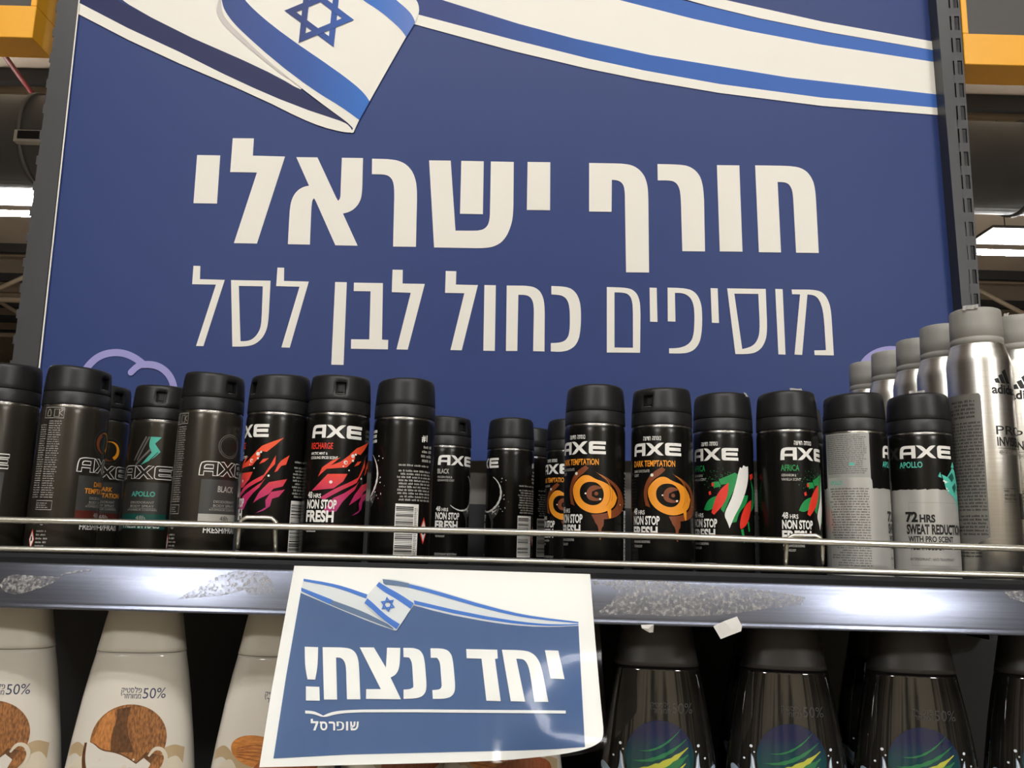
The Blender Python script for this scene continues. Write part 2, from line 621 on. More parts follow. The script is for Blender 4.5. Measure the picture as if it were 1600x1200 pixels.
def post(name_label, x_in0, x_in1, x_out0, x_out1, slots, cover):
    """upright between two leaning image edges; inner edge x at y=0 / y=540, outer edge likewise"""
    ytop, ybot = -190.0, 540.0
    base = on_y((x_in1 + x_out1) / 2, 850, YB)
    t = thing('shelf_upright', name_label, 'upright', (0, 0, 0))
    yf, yb_ = (YB if cover else YB - 0.02), YB + 0.03

    def edge(x0, x1, py):
        return x0 + (x1 - x0) * py / 540.0

    def quad_bar(xa0, xa1, xb0, xb1, ya, yb, y_front, y_rear, bm):
        c = [on_y(edge(xa0, xa1, ya), ya, y_front), on_y(edge(xb0, xb1, ya), ya, y_front),
             on_y(edge(xb0, xb1, yb), yb, y_front), on_y(edge(xa0, xa1, yb), yb, y_front)]
        r = [Vector((p.x, y_rear, p.z)) for p in c]
        v = [bm.verts.new(p) for p in c + r]
        for f in ((0, 1, 2, 3), (7, 6, 5, 4), (0, 4, 5, 1), (1, 5, 6, 2), (2, 6, 7, 3), (3, 7, 4, 0)):
            bm.faces.new([v[i] for i in f])
    lo_py = 1000.0
    if cover:
        bm = bmesh.new()
        # smooth cover channel in front, slotted post just showing behind its outer edge
        quad_bar(x_in0, x_in1, x_in0 - 31, x_in1 - 40, ytop, lo_py, yf - 0.003, yb_, bm)
        bmesh.ops.recalc_face_normals(bm, faces=bm.faces)
        link_mesh('cover_channel', bm, M_post, t)
    bm = bmesh.new()
    if cover:
        w0, w1 = x_in0 - 20, x_in1 - 30
        cols = []
        quad_bar(w0, w1, x_out0 + 3, x_out1 + 3, ytop, lo_py, yf, yb_, bm)
    else:
        quad_bar(1463, 1508, 1475, 1519, ytop, lo_py, yf - 0.001, yb_, bm)          # flange
        for a0, a1, c0, c1 in ((1475, 1519, 1481.5, 1520.5), (1484, 1523, 1489, 1527), (1496.5, 1533.5, 1499, 1536.5)):
            quad_bar(a0, a1, c0, c1, ytop, lo_py, yf, yf + 0.003, bm)
    # slotted strip: solid bars between the open slots at the outer edge
    py = -182.0
    k = 0
    s = (x_out0 > x_in0) and 1 or -1
    while py < 700:
        if cover:
            quad_bar(x_out0 - 1, x_out1 - 1, x_out0 + 5, x_out1 + 5, py + 25, py + 39, yf, yf + 0.002, bm)
            py += 40 + k * 0.0
        else:
            p_ = 34.5 + max(0, py) * 0.0075
            for a0, a1, c0, c1 in ((1481.5, 1520.5, 1484, 1523), (1489, 1527, 1496.5, 1533.5)):
                quad_bar(a0, a1, c0, c1, py + 22, py + p_, yf, yf + 0.003, bm)
            py += p_
    bmesh.ops.recalc_face_normals(bm, faces=bm.faces)
    link_mesh('slotted_post', bm, M_post, t)
    bm = bmesh.new()
    if cover:
        quad_bar(x_out0 + 6, x_out1 + 8, x_out0 + 7, x_out1 + 9, ytop, lo_py, yf + 0.012, yb_, bm)
    else:
        quad_bar(1476, 1520, 1498, 1535.5, ytop, lo_py, yf + 0.010, yb_, bm)
    bmesh.ops.recalc_face_normals(bm, faces=bm.faces)
    link_mesh('post_core', bm, M_backblack, t)
    return t


post('tall charcoal upright with smooth cover along the left banner edge', 122, 62, 90, 20, True, True)
post('tall charcoal slotted upright along the right banner edge', 1463, 1507, 1500, 1534, True, False)

# backing below the banner
bt = thing("gondola_backing", "grey and black back panel behind the cans under the banner", "back panel", (0, YB + 0.034, EYE))
x0, x1 = -0.75, 0.75
zg = on_y(760, 787, YB + 0.015).z - EYE
bm = bmesh.new(); add_box(bm, (x0, 0, zg), (x1, 0.012, 0.12)); link_mesh('grey_panel', bm, M_back, bt)
bm = bmesh.new(); add_box(bm, (x0, 0, -0.42), (x1, 0.012, zg)); link_mesh('black_panel', bm, M_backblack, bt)

# yellow framed headers of the neighbouring bays
M_yellow = mat('yellow_enamel', (240, 172, 40), 0.4)
M_headgrey = mat('header_grey', (74, 72, 70), 0.6)
for side, cx, cy, ytop_px, sgn in (('left', 50, 59, 9, -1), ('right', 1508, 100, 52, 1)):
    yf = 1.045
    c = on_y(cx, cy, yf)
    zt = on_y(cx, ytop_px, yf).z
    t = thing('bay_header', 'yellow framed grey header of the neighbouring bay on the %s' % side, 'header',
              (c.x, yf, c.z), 0, 'yellow framed headers')
    far = sgn * 0.5
    bm = bmesh.new()
    add_box(bm, (min(0, far), 0, 0), (max(0, far), 0.05, zt - c.z))
    add_box(bm, (min(0, sgn * 0.008), 0.0, zt - c.z), (max(0, sgn * 0.008), 0.05, 0.3))
    bevel_all(bm, 0.0008, 1)
    link_mesh('yellow_frame', bm, M_yellow, t)
    bm = bmesh.new()
    add_box(bm, (min(sgn * 0.009, far), 0.006, zt - c.z + 0.0002), (max(sgn * 0.009, far), 0.04, 0.3))
    link_mesh('grey_panel', bm, M_headgrey, t)

# ------------------------------------------------------------------ banner
M_bblue = mat('banner_blue', (46, 63, 116), 0.45, spec=0.22, bump=0.10, nscale=(5, 5, 9))
M_bwhite = mat('banner_white', (234, 230, 220), 0.42, spec=0.25, bump=0.10, nscale=(5, 5, 9))
M_bnavy = mat('banner_navy', (36, 42, 86), 0.45, spec=0.2)
M_bblue2 = ramp_mat('banner_flag_blue', 0, -0.55, 0.55, [(0.0, (50, 62, 118)), (0.42, (44, 62, 122)), (0.62, (40, 92, 172)),
                                                       (1.0, (62, 104, 182))], 0.42, spec=0.2)
M_bflap = ramp_mat('banner_flap_blue', 0, -0.41, -0.15, [(0.0, (54, 70, 128)), (0.45, (50, 84, 156)), (0.8, (50, 108, 190)),
                                                       (1.0, (92, 122, 192))], 0.42, spec=0.2)
M_bgrey = mat('banner_fold_grey', (196, 188, 184), 0.45)
M_blav = mat('banner_lavender', (150, 146, 204), 0.45)
M_bstar = ramp_mat('banner_star_blue', 0, -0.30, -0.19, [(0.0, (46, 60, 116)), (0.5, (44, 84, 162)), (1.0, (50, 98, 182))], 0.42, spec=0.2)
BM = [M_bwhite, M_bblue, M_bnavy, M_bblue2, M_bflap, M_bgrey, M_blav, M_bstar]
art = Art()
panel = [(145, 190), (124, 0), (62, -570), (46, -720), (1534, -720), (1503, -478), (1462, 0), (1445.5, 190)]
z3 = Z(280, 0, 1600 / 480.0)
z4 = Z(280, 200, 1600 / 540.0)
z5 = Z(680, 220, 1600 / 660.0)
z6 = Z(640, 0, 1600 / 860.0)
# right ribbon
art.strip(z6((330, -130), (910, -2), (1200, 63), (1541, 124)), z6((330, -180 + 40), (790, -2), (1100, 73), (1542, 149)), 0, 2)
art.strip(z6((330, -120), (790, 0), (1100, 75), (1542, 150)), z6((100, -125), (610, 0), (900, 74), (1200, 130), (1545, 183)), 3, 2)
art.strip(z6((100, -125), (610, 0), (900, 74), (1200, 130), (1545, 183)),
          z6((-100, -60), (95, 0), (400, 95), (700, 160), (1100, 225), (1554, 277)), 0, 2)
art.strip(z6((-100, -60), (95, 0), (400, 95), (700, 160), (1100, 225), (1554, 277)),
          z6((-40, 25), (28, 43), (300, 115), (600, 190), (900, 244), (1200, 284), (1556, 315)), 3, 2)
art.strip(z6((-40, 25), (28, 43), (300, 115), (600, 190), (900, 244), (1200, 284), (1556, 315)),
          z6((-40, 58), (20, 72), (300, 148), (600, 219), (900, 270), (1200, 308), (1558, 336)), 0, 2)
# left ribbon
art.strip([(128, 60), (182, 0), (300, -59), (380, -94), (470, -136), (500, -40), (500, 60)],
          [(128, 60), (128, 60)], 0, 2) if False else art.poly(
    [(132, 60), (182, 0), (300, -59), (380, -96), (470, -140), (520, -60), (520, 60)], 0, 2)
lw_up = [(123, -4), (200, -44), (280, -81), (370, -126), (460, -165), (544, -193)]
art.poly([(131, 30), (182, 0), (300, -59), (380, -94), (454, -129), (545, -194)] + list(reversed(lw_up)), 2, 3)
art.strip(lw_up, [(121, -21), (200, -62), (280, -99), (400, -150), (490, -195), (538, -207), (552, -207)], 0, 4)
# flap: grey inside of the fold, white flap, blue stripes, star
art.poly(z3((225, -60), (190, 40), (205, 95), (250, 150), (330, 222), (440, 315), (560, 408), (600, 420), (500, 300), (250, 90),
            (225, 40), (230, -60)), 5, 5)
art.poly(z3((232, -200), (218, 0), (222, 60), (250, 110), (380, 240), (540, 385), (750, 545), (880, 640), (905, 668), (895, 692),
            (908, 690), (935, 628), (990, 530), (1080, 370), (1180, 195), (1228, 115), (1250, 70), (1249, 30), (1236, 0),
            (1190, -60), (1150, -200)), 0, 6)
art.strip(z3((330, -200), (325, -40), (340, 0), (420, 80), (560, 190), (750, 320), (880, 412), (960, 480), (992, 528)),
          z3((225, -200), (218, -30), (225, 25), (245, 70), (300, 140), (500, 320), (700, 470), (850, 560), (938, 625)), 4, 7)
art.strip(z3((1000, -200), (1080, -50), (1130, 0), (1190, 50), (1218, 85), (1229, 117)),
          z3((800, -200), (880, -60), (955, 0), (1050, 60), (1120, 120), (1165, 165), (1182, 194)), 4, 7)


def star(art_, tri_pts, inner, mi, layer):
    for tri in tri_pts:
        layer += 1
        cx = sum(p[0] for p in tri) / 3; cy = sum(p[1] for p in tri) / 3
        inn = [(cx + (p[0] - cx) * inner, cy + (p[1] - cy) * inner) for p in tri]
        for i in range(3):
            j = (i + 1) % 3
            art_.poly([tri[i], tri[j], inn[j], inn[i]], mi, layer)


star(art, [z3((548, 55), (838, -66), (805, 245)), z3((910, 103), (655, -89), (622, 222))], 0.66, 7, 8)
# big lettering
for pts in (
    z4((83, 125), (190, 127), (175, 350), (66, 348)),
    z4((248, 47), (346, 48), (341, 128), (490, 132), (360, 535), (253, 533), (360, 206), (236, 204)),
    z4((542, 135), (640, 136), (728, 325), (736, 337), (746, 325), (753, 138), (851, 139), (847, 300), (838, 340), (815, 372),
       (785, 390), (758, 396), (826, 545), (723, 543), (632, 338), (624, 325), (616, 335), (612, 370), (605, 540), (503, 538),
       (512, 370), (522, 325), (545, 290), (575, 272), (601, 267)),
    z4((893, 142), (980, 144), (1030, 155), (1065, 180), (1090, 220), (1102, 280), (1096, 550), (990, 549), (996, 300),
       (993, 255), (980, 228), (955, 215), (892, 214)),
    z4((1157, 150), (1257, 151), (1279, 475), (1385, 476), (1420, 465), (1438, 430), (1443, 155), (1549, 157), (1547, 400),
       (1535, 460), (1508, 515), (1470, 545), (1420, 557), (1180, 553)),
    z4((1306, 152), (1410, 154), (1406, 399), (1300, 397)),
    z5((350, 80), (436, 81), (435, 263), (347, 262)),
    z5((583, 84), (715, 86), (755, 95), (785, 120), (800, 150), (807, 190), (810, 499), (723, 498), (718, 185), (710, 160),
       (690, 149), (669, 148), (668, 269), (583, 268)),
    z5((842, 88), (930, 90), (965, 97), (995, 120), (1010, 150), (1018, 200), (1022, 419), (936, 418), (930, 205), (922, 170),
       (905, 153), (880, 150), (843, 150)),
    z5((1067, 92), (1152, 93), (1164, 420), (1078, 419)),
    z5((1212, 93), (1350, 95), (1395, 105), (1425, 135), (1440, 180), (1453, 425), (1367, 424), (1355, 200), (1347, 172),
       (1330, 157), (1297, 156), (1310, 423), (1226, 422)),
    # second line
    z4((66, 638), (98, 639), (96, 700), (211, 703), (112, 1010), (78, 1009), (170, 725), (60, 723)),
    z4((455, 646), (486, 647), (485, 708), (600, 711), (512, 1017), (473, 1016), (557, 735), (449, 732)),
    z4((722, 713), (776, 714), (761, 1097), (704, 1096)),
    z4((809, 716), (943, 718), (939, 980), (968, 981), (966, 1025), (795, 1022), (796, 978), (880, 979), (886, 756), (808, 755)),
    z4((988, 656), (1035, 657), (1034, 720), (1137, 722), (1058, 1026), (1006, 1025), (1072, 763), (984, 760)),
    z4((1234, 662), (1283, 663), (1281, 725), (1383, 727), (1308, 1029), (1256, 1028), (1320, 765), (1231, 763)),
    z4((1413, 727), (1466, 728), (1461, 1032), (1408, 1031)),
    z5((271, 548), (355, 549), (385, 558), (405, 580), (415, 620), (414, 798), (371, 797), (374, 630), (368, 600), (350, 584),
       (315, 583), (311, 796), (268, 796)),
    z5((440, 550), (495, 552), (525, 565), (545, 595), (553, 640), (551, 720), (540, 765), (515, 790), (480, 800), (438, 798),
       (438, 766), (475, 765), (500, 752), (510, 720), (510, 640), (503, 605), (485, 587), (460, 583), (440, 582)),
    z5((812, 556), (839, 557), (842, 686), (814, 685)),
    z5((880, 556), (950, 558), (985, 572), (1005, 605), (1012, 650), (1010, 735), (995, 780), (965, 802), (930, 806), (886, 805),
       (886, 786), (930, 785), (965, 768), (980, 735), (983, 650), (975, 605), (955, 583), (930, 576), (908, 576), (910, 685),
       (881, 684)),
    z5((1043, 558), (1070, 559), (1075, 690), (1048, 689)),
    z5((1288, 561), (1316, 562), (1327, 810), (1300, 809)),
    z5((1350, 563), (1440, 564), (1470, 575), (1490, 605), (1500, 645), (1510, 813), (1437, 812), (1436, 794), (1480, 793),
       (1472, 660), (1460, 610), (1440, 585), (1410, 582), (1390, 811), (1361, 810), (1382, 582), (1352, 581)),
):
    art.poly(pts, 0, 1)
for out, inn in (
    (z4((240, 704), (423, 707), (413, 900), (400, 950), (370, 990), (325, 1012), (246, 1012)),
     z4((276, 731), (387, 733), (381, 900), (372, 940), (345, 975), (315, 987), (284, 987))),
    (z5((650, 554), (725, 556), (755, 567), (773, 595), (778, 640), (776, 803), (650, 802)),
     z5((679, 574), (715, 575), (735, 583), (746, 605), (749, 640), (749, 784), (679, 783))),
    (z5((1106, 559), (1252, 561), (1258, 720), (1250, 765), (1225, 798), (1190, 808), (1137, 808)),
     z5((1133, 579), (1224, 580), (1230, 715), (1222, 755), (1200, 780), (1163, 789))),
):
    art.poly([out, inn], 0, 1)
# lavender cloud outlines
z1 = Z(0, 540, 1412 / 400.0)
art.stroke(z1((470, 135), (500, 95), (550, 55), (620, 36), (690, 42), (750, 70), (792, 104)), 11, 6, 1)
art.stroke(z1((795, 98), (755, 115), (722, 148)), 10, 6, 2)
art.stroke(z1((785, 104), (850, 104), (905, 130), (945, 178), (962, 240), (965, 300)), 11, 6, 3)
art.stroke([(1338, -600), (1345, -572), (1362, -553), (1388, -545), (1410, -548)], 11, 6, 1)
art.dot(z1((722, 148))[0][0], z1((722, 148))[0][1], 5, 6, 4)


def bmap(x, y, layer):
    p = on_y(x, -y, YB - 0.0006 - layer * 0.00025)
    return p


bm = bmesh.new()
f3 = [on_y(x, -y, YB) for x, y in panel]
v = [bm.verts.new(p) for p in f3]
w = [bm.verts.new((p.x, YB + 0.004, p.z)) for p in f3]
bm.faces.new(list(reversed(v))).material_index = 1
bm.faces.new(w).material_index = 0
for i in range(len(v)):
    j = (i + 1) % len(v)
    bm.faces.new((v[i], v[j], w[j], w[i])).material_index = 0
# the white cut edge of the board on its left side
art.strip([(145.8, 190), (124.8, 0), (63, -570), (47, -720)], [(143.6, 190), (122.6, 0), (60.6, -570), (44.6, -720)], 0, 9)
bmesh.ops.recalc_face_normals(bm, faces=bm.faces)
art.build(bm, bmap)
banner = thing('promotion_banner', 'large blue banner with white Hebrew lettering and striped flag above the cans', 'banner',
               (0, 0, 0))
link_mesh('printed_panel', bm, BM, banner)

# ------------------------------------------------------------------ shelf with price strip and wire guard
ZS = -0.020
YF = 0.655
M_shelf = mat('black_shelf_steel', (12, 13, 16), 0.5, spec=0.25)
M_stripm = mat('clear_price_strip', (120, 125, 140), 0.26, metal=0.95, noise=0.12, nscale=(4, 60, 700), aniso=0.95)
_tg = M_stripm.node_tree.nodes.new('ShaderNodeTangent')
_tg.direction_type = 'RADIAL'
_tg.axis = 'X'
M_stripm.node_tree.links.new(_tg.outputs[0], M_stripm.node_tree.nodes['Principled BSDF'].inputs['Tangent'])
shelf = thing('shelf', 'black steel shelf carrying the spray cans behind a wire guard', 'shelf', (0, 0, EYE))
bm = bmesh.new(); add_box(bm, (-0.6, YF + 0.012, ZS - 0.022), (0.6, YB + 0.01, ZS)); link_mesh('tray', bm, M_shelf, shelf)
bm = bmesh.new()
prof = [(YF + 0.012, ZS - 0.03), (YF + 0.012, ZS + 0.003), (YF + 0.008, ZS + 0.004), (YF + 0.006, ZS + 0.001), (YF + 0.004, ZS - 0.001),
        (YF + 0.002, ZS - 0.003), (YF + 0.002, ZS - 0.03)]
va = [bm.verts.new((-0.6, y, z)) for y, z in prof]; vb = [bm.verts.new((0.6, y, z)) for y, z in prof]
for i in range(len(prof)):
    j = (i + 1) % len(prof)
    bm.faces.new((va[i], va[j], vb[j], vb[i]))
bm.faces.new(va); bm.faces.new(list(reversed(vb)))
bmesh.ops.recalc_face_normals(bm, faces=bm.faces)
link_mesh('front_lip', bm, M_shelf, shelf)
# price strip: gently bowed channel with a lip below
bm = bmesh.new()
zt, zb = -0.0228, -0.0548
pr_ = []
N = 16
for i in range(N + 1):
    u = i / N
    pr_.append((YF - 0.0005 - 0.0062 * u - 0.0012 * math.sin(math.pi * u), zt + (zb + 0.004 - zt) * u))
pr_ += [(YF - 0.0064, zb + 0.0032), (YF - 0.0080, zb + 0.0022), (YF - 0.0078, zb + 0.0006), (YF - 0.0055, zb), (YF + 0.003, zb),
        (YF + 0.003, zt)]
nx = 24
rows = [[bm.verts.new((-0.6 + 1.2 * k / nx, y, z)) for y, z in pr_] for k in range(nx + 1)]
for k in range(nx):
    for i in range(len(pr_)):
        j = (i + 1) % len(pr_)
        f = bm.faces.new((rows[k][i], rows[k][j], rows[k + 1][j], rows[k + 1][i]))
        f.smooth = True
bmesh.ops.recalc_face_normals(bm, faces=bm.faces)
# glue residue left on the strip
m = bpy.data.materials.new('glue_residue')
m.use_nodes = True
nt = m.node_tree
b = nt.nodes['Principled BSDF']
b.inputs['Base Color'].default_value = rgb(176, 174, 172)
b.inputs['Roughness'].default_value = 0.6
tc = nt.nodes.new('ShaderNodeTexCoord'); nz = nt.nodes.new('ShaderNodeTexNoise'); cr = nt.nodes.new('ShaderNodeValToRGB')
nz.inputs['Scale'].default_value = 420; nz.inputs['Detail'].default_value = 6
cr.color_ramp.elements[0].position = 0.36; cr.color_ramp.elements[1].position = 0.72
cr.color_ramp.elements[1].color = (0.8, 0.8, 0.8, 1)
nt.links.new(tc.outputs['Object'], nz.inputs['Vector']); nt.links.new(nz.outputs['Fac'], cr.inputs[0])
nt.links.new(cr.outputs[0], b.inputs['Alpha'])
M_glue = m


def strip_front(z):
    u = max(0.0, min(1.0, (zt - z) / (zt - zb - 0.004)))
    return YF - 0.0005 - 0.0062 * u - 0.0012 * math.sin(math.pi * u)


def smap(x, y, layer):
    p = on_y(x, -y, YF - 0.003)
    return Vector((p.x, strip_front(p.z - EYE) - 0.0004, p.z - EYE))


art = Art()
za = Z(0, 780, 6.0)
art.poly(za((15, 800), (60, 730), (120, 700), (280, 715), (570, 728), (540, 770), (430, 820), (290, 865), (180, 895), (60, 870)), 1)
zd = Z(0, 840, 1533 / 460.0)
art.poly(zd((930, 320), (1060, 240), (1180, 175), (1330, 170), (1410, 205), (1440, 290), (1300, 300), (1280, 270), (1180, 300)), 1)
art.stroke(zd((320, 195), (380, 178), (470, 168)), 3, 1)
ze = Z(900, 880, 1600 / 700.0)
art.poly(ze((60, 60), (330, 62), (470, 80), (640, 90), (820, 120), (800, 150), (640, 165), (560, 180), (400, 190), (180, 180), (80, 185)), 1)
art.poly(ze((1530, 100), (1600, 98), (1600, 140), (1550, 125)), 1)
art.build(bm, smap, 12)
link_mesh('price_strip', bm, [M_stripm, M_glue], shelf)

M_wire = mat('chromed_wire', (208, 206, 196), 0.25, metal=0.9)
YW = 0.668
guard = thing('wire_guard', 'silver wire guard rail along the shelf front', 'guard rail', (0, 0, 0))
for nm, pts in (('upper_wire', [(-120, 809), (0, 812.5), (200, 816.5), (640, 827.7), (1040, 838), (1400, 851), (1600, 857.5), (1720, 861)]),
                ('lower_wire', [(-120, 855), (0, 858), (200, 861.5), (640, 873), (1040, 883.5), (1400, 894.5), (1600, 900), (1720, 903)])):
    bm = bmesh.new()
    add_tube(bm, [on_y(x, y, YW) for x, y in pts], 0.00255, 14)
    link_mesh(nm, bm, M_wire, guard)
for pts in ([(371, 858), (374, 824), (377, 813), (386, 808.5), (415, 809), (425, 810), (431, 816), (430, 830), (431, 864)],
            [(1227, 895), (1229, 850), (1231, 842), (1239, 837), (1274, 837), (1281, 840), (1285, 848), (1285, 882)]):
    bm = bmesh.new()
    add_tube(bm, [on_y(x, y, YW + 0.0042) for x, y in pts], 0.0018, 10)
    link_mesh('wire_loop', bm, M_wire, guard)

# lower shelf
bm = bmesh.new(); add_box(bm, (-0.6, 0.62, EYE - 0.315), (0.6, YB + 0.01, EYE - 0.2842))
tag(link_mesh('lower_shelf', bm, M_shelf), 'black shelf under the shampoo bottles', 'shelf')

# ------------------------------------------------------------------ spray cans
R_CAN = 25.0          # mm
CAN_H = 155.0
mm = 0.001


def wrap(radius):
    def f(s, z, layer):
        r = (radius + 0.10 + layer * 0.06) * mm
        a = s / radius
        return Vector((r * math.sin(a), -r * math.cos(a), z * mm))
    return f


AXE_A = [[(-22.5, 0), (-22.2, 7), (-21.2, 9.8), (-18.5, 11), (-9, 11), (-9, 0), (-12.3, 0), (-12.3, 3.2), (-19.2, 3.2), (-19.2, 0)],
         [(-19.1, 5.4), (-18.8, 7.5), (-17.8, 8.4), (-12.3, 8.4), (-12.3, 5.4)]]
AXE_X = [[(-8.5, 11), (-4.2, 11), (-0.75, 7.2), (2.7, 11), (7, 11), (1.6, 5.5), (7, 0), (2.7, 0), (-0.75, 3.8), (-4.2, 0), (-8.5, 0),
          (-3.1, 5.5)]]
AXE_E = [[(9.5, 11), (8.3, 10.2), (8, 9.2), (8, 1.8), (8.3, 0.8), (9.5, 0), (22.5, 0), (22.5, 2.6), (12, 2.6), (11.4, 3.2), (11.4, 4.2),
          (21.8, 4.2), (21.8, 7), (11.4, 7), (11.4, 7.8), (12, 8.4), (22.5, 8.4), (22.5, 11)]]


def logo_solid(a, z, mi, layer=1):
    for L in (AXE_A, AXE_X, AXE_E):
        a.poly([[(x * 0.95, y * 0.96 + z) for x, y in l] for l in L], mi, layer)


def logo_outline(a, z, mi, layer=1):
    for L in (AXE_A, AXE_X, AXE_E):
        for l in L:
            a.stroke([(x, y * 1.02 + z) for x, y in l], 0.8, mi, layer, closed=True)


CAPBASE = 121.0


def body_bmesh(mi_main=0, mi_tin=1):
    bm = bmesh.new()
    prof = [(22.0, 0.6), (23.2, 0.0), (24.0, 0.4), (24.2, 1.6), (23.8, 2.4), (24.6, 3.4), (25.0, 5.0), (25.0, 60), (25.0, 114.0),
            (24.8, 117.5), (24.3, 119.4), (24.2, 119.6), (24.5, 120.2), (24.3, 120.9), (22.0, 121.2)]
    mats_ = [mi_main] * 10 + [mi_tin] * 4
    mats_[2] = mi_main
    add_lathe(bm, [(r * mm, z * mm) for r, z in prof], 96, mats_)
    return bm


def layout_new(a, dz, scent, mi_scent, small, W, P, heb, sub='FRAGRANCE'):
    """front print shared by the newer cans; W white, P pale"""
    logo_solid(a, 95 + dz, W)
    if heb:
        a.hebrew('\u05d4\u05e9\u05d3\u05d7 \u05d4\u05d7\u05e1\u05d5\u05e0', -10.5, 107.8 + dz - 0.2, 4.5, 111.0 + dz, W, 1, 0.02)
    a.text(scent, -21.3, 86 + dz, -21 + len(scent) * (2.35 if len(scent) < 12 else 2.45), 91.2 + dz, mi_scent, 1, 0.02)
    for i, s in enumerate(small):
        a.text(s, -21.0, 81.4 - i * 3.4 + dz, -21.0 + len(s) * 1.15, 83.6 - i * 3.4 + dz, P, 1, 0.02)
    a.text('48', -21.2, 47 + dz, -16.6, 52.2 + dz, W, 6, 0.02)
    a.text('HRS', -15.4, 47 + dz, -9.0, 50.6 + dz, W, 6, 0.02)
    a.text('NON STOP', -21.4, 38.6 + dz, 3.2, 46 + dz, W, 6, 0.035)
    a.text('FRESH', -21.6, 28.2 + dz, 1.6, 37.6 + dz, W, 6, 0.04)
    a.text('FRAGRANCE BOOSTING', -21, 24.2 + dz, -4.5, 26.2 + dz, P, 1, 0.02)
    a.text('TECHNOLOGY', -21, 20.6 + dz, -11.5, 22.6 + dz, P, 1, 0.02)
    a.text('DEODORANT BODYSPRAY', -21.0, 7.2, 2.0, 9.6, P, 1, 0.0)


def back_new(a, W, P, K, R, seed):
    a.text('#1', 62, 101, 68, 107, W, 1, 0.03)
    a.greek(56, 84, 74, 99, 4, P, 1, ragged=0.5, right=True, seed=seed)
    a.greek(44, 80, 74, 82.6, 1, P, 1, seed=seed + 1)
    a.greek(43, 52, 74, 78, 10, P, 1, ragged=0.1, right=True, seed=seed + 2)
    # bar code
    a.quad(43, 7, 62, 50, W, 1)
    rnd = random.Random(seed + 3)
    z = 9.0
    while z < 47:
        t = rnd.choice((0.35, 0.35, 0.7, 1.05))
        a.quad(43.6, z, 57.5, z + t, K, 2)
        z += t + rnd.choice((0.4, 0.5, 0.9))
    a.greek(58.4, 9, 61.4, 47, 26, K, 2, ragged=0.4, seed=seed + 5)
    # hazard diamond
    a.poly([(68, 40), (72.5, 29), (68, 18), (63.5, 29)], R, 1)
    a.poly([(68, 37.4), (71.4, 29), (68, 20.6), (64.6, 29)], W, 2)
    a.poly([(67, 31.5), (68, 33), (69.4, 29.5), (69.0, 26), (66.8, 26), (66.4, 28.6)], K, 3)


def conv(xc, y0, rot, R=172.0, k=6.86, lean=0.05):
    def f(*pts):
        out = []
        for x, y in pts:
            t = max(-0.999, min(0.999, (x - (xc - lean * (y - y0))) / R))
            out.append((25 * math.asin(t) - rot, 121 - (y - y0) / k))
        return out
    return f


def finish_body(a, bm, mats, name):
    a.build(bm, wrap(R_CAN), 2.0)
    me = bpy.data.meshes.new(name)
    bm.to_mesh(me)
    bm.free()
    for m_ in mats:
        me.materials.append(m_)
    return me


def body_recharge():
    a = Art()
    mats = [M_bodyblack, M_tin, M_white, M_pale, M_redink, M_shards, M_blackink]
    layout_new(a, 5, 'RECHARGE', 4, ('ARCTIC MINT &', 'COOLING SPICES SCENT'), 2, 2, False)
    c = conv(617, 303, -1)
    for pts in (((510, 660), (530, 610), (580, 572), (625, 552), (560, 612), (530, 640)),
                ((520, 690), (560, 645), (662, 640), (640, 682), (590, 722), (478, 737))):
        a.poly(c(*pts), 5, 2, True)
    c = conv(283, 300, -28)
    for pts in (
        ((165, 528), (200, 492), (312, 443), (265, 490), (225, 526), (192, 522)),
        ((168, 528), (192, 524), (190, 552), (150, 602), (95, 618), (130, 572)),
        ((186, 594), (206, 566), (236, 560), (214, 582)),
        ((75, 772), (110, 722), (212, 652), (240, 604), (272, 543), (268, 592), (245, 618), (202, 682), (130, 727), (90, 782)),
        ((265, 637), (284, 592), (300, 570), (342, 538), (325, 592), (300, 600), (280, 630)),
        ((160, 807), (190, 747), (240, 692), (332, 670), (310, 712), (262, 727), (240, 757), (195, 782)),
        ((85, 852), (105, 772), (140, 742), (200, 696), (222, 668), (190, 722), (160, 752), (132, 792), (112, 842)),
        ((175, 862), (225, 830), (223, 790), (250, 745), (322, 728), (290, 770), (257, 782), (247, 822), (215, 847))):
        a.poly(c(*pts), 5, 3, True)
    c = conv(617, 303, -1)
    for x, y, r in ((690, 540, 1.6), (652, 578, 1.7), (690, 565, 1.0), (576, 688, 1.3), (735, 660, 0.9), (670, 620, 0.6), (640, 600, 0.6),
                    (705, 530, 0.9)):
        p = c((x, y))[0]
        a.dot(p[0], p[1], r, 2, 3)
    back_new(a, 2, 3, 6, 4, 11)
    return finish_body(a, body_bmesh(), mats, 'recharge_body')


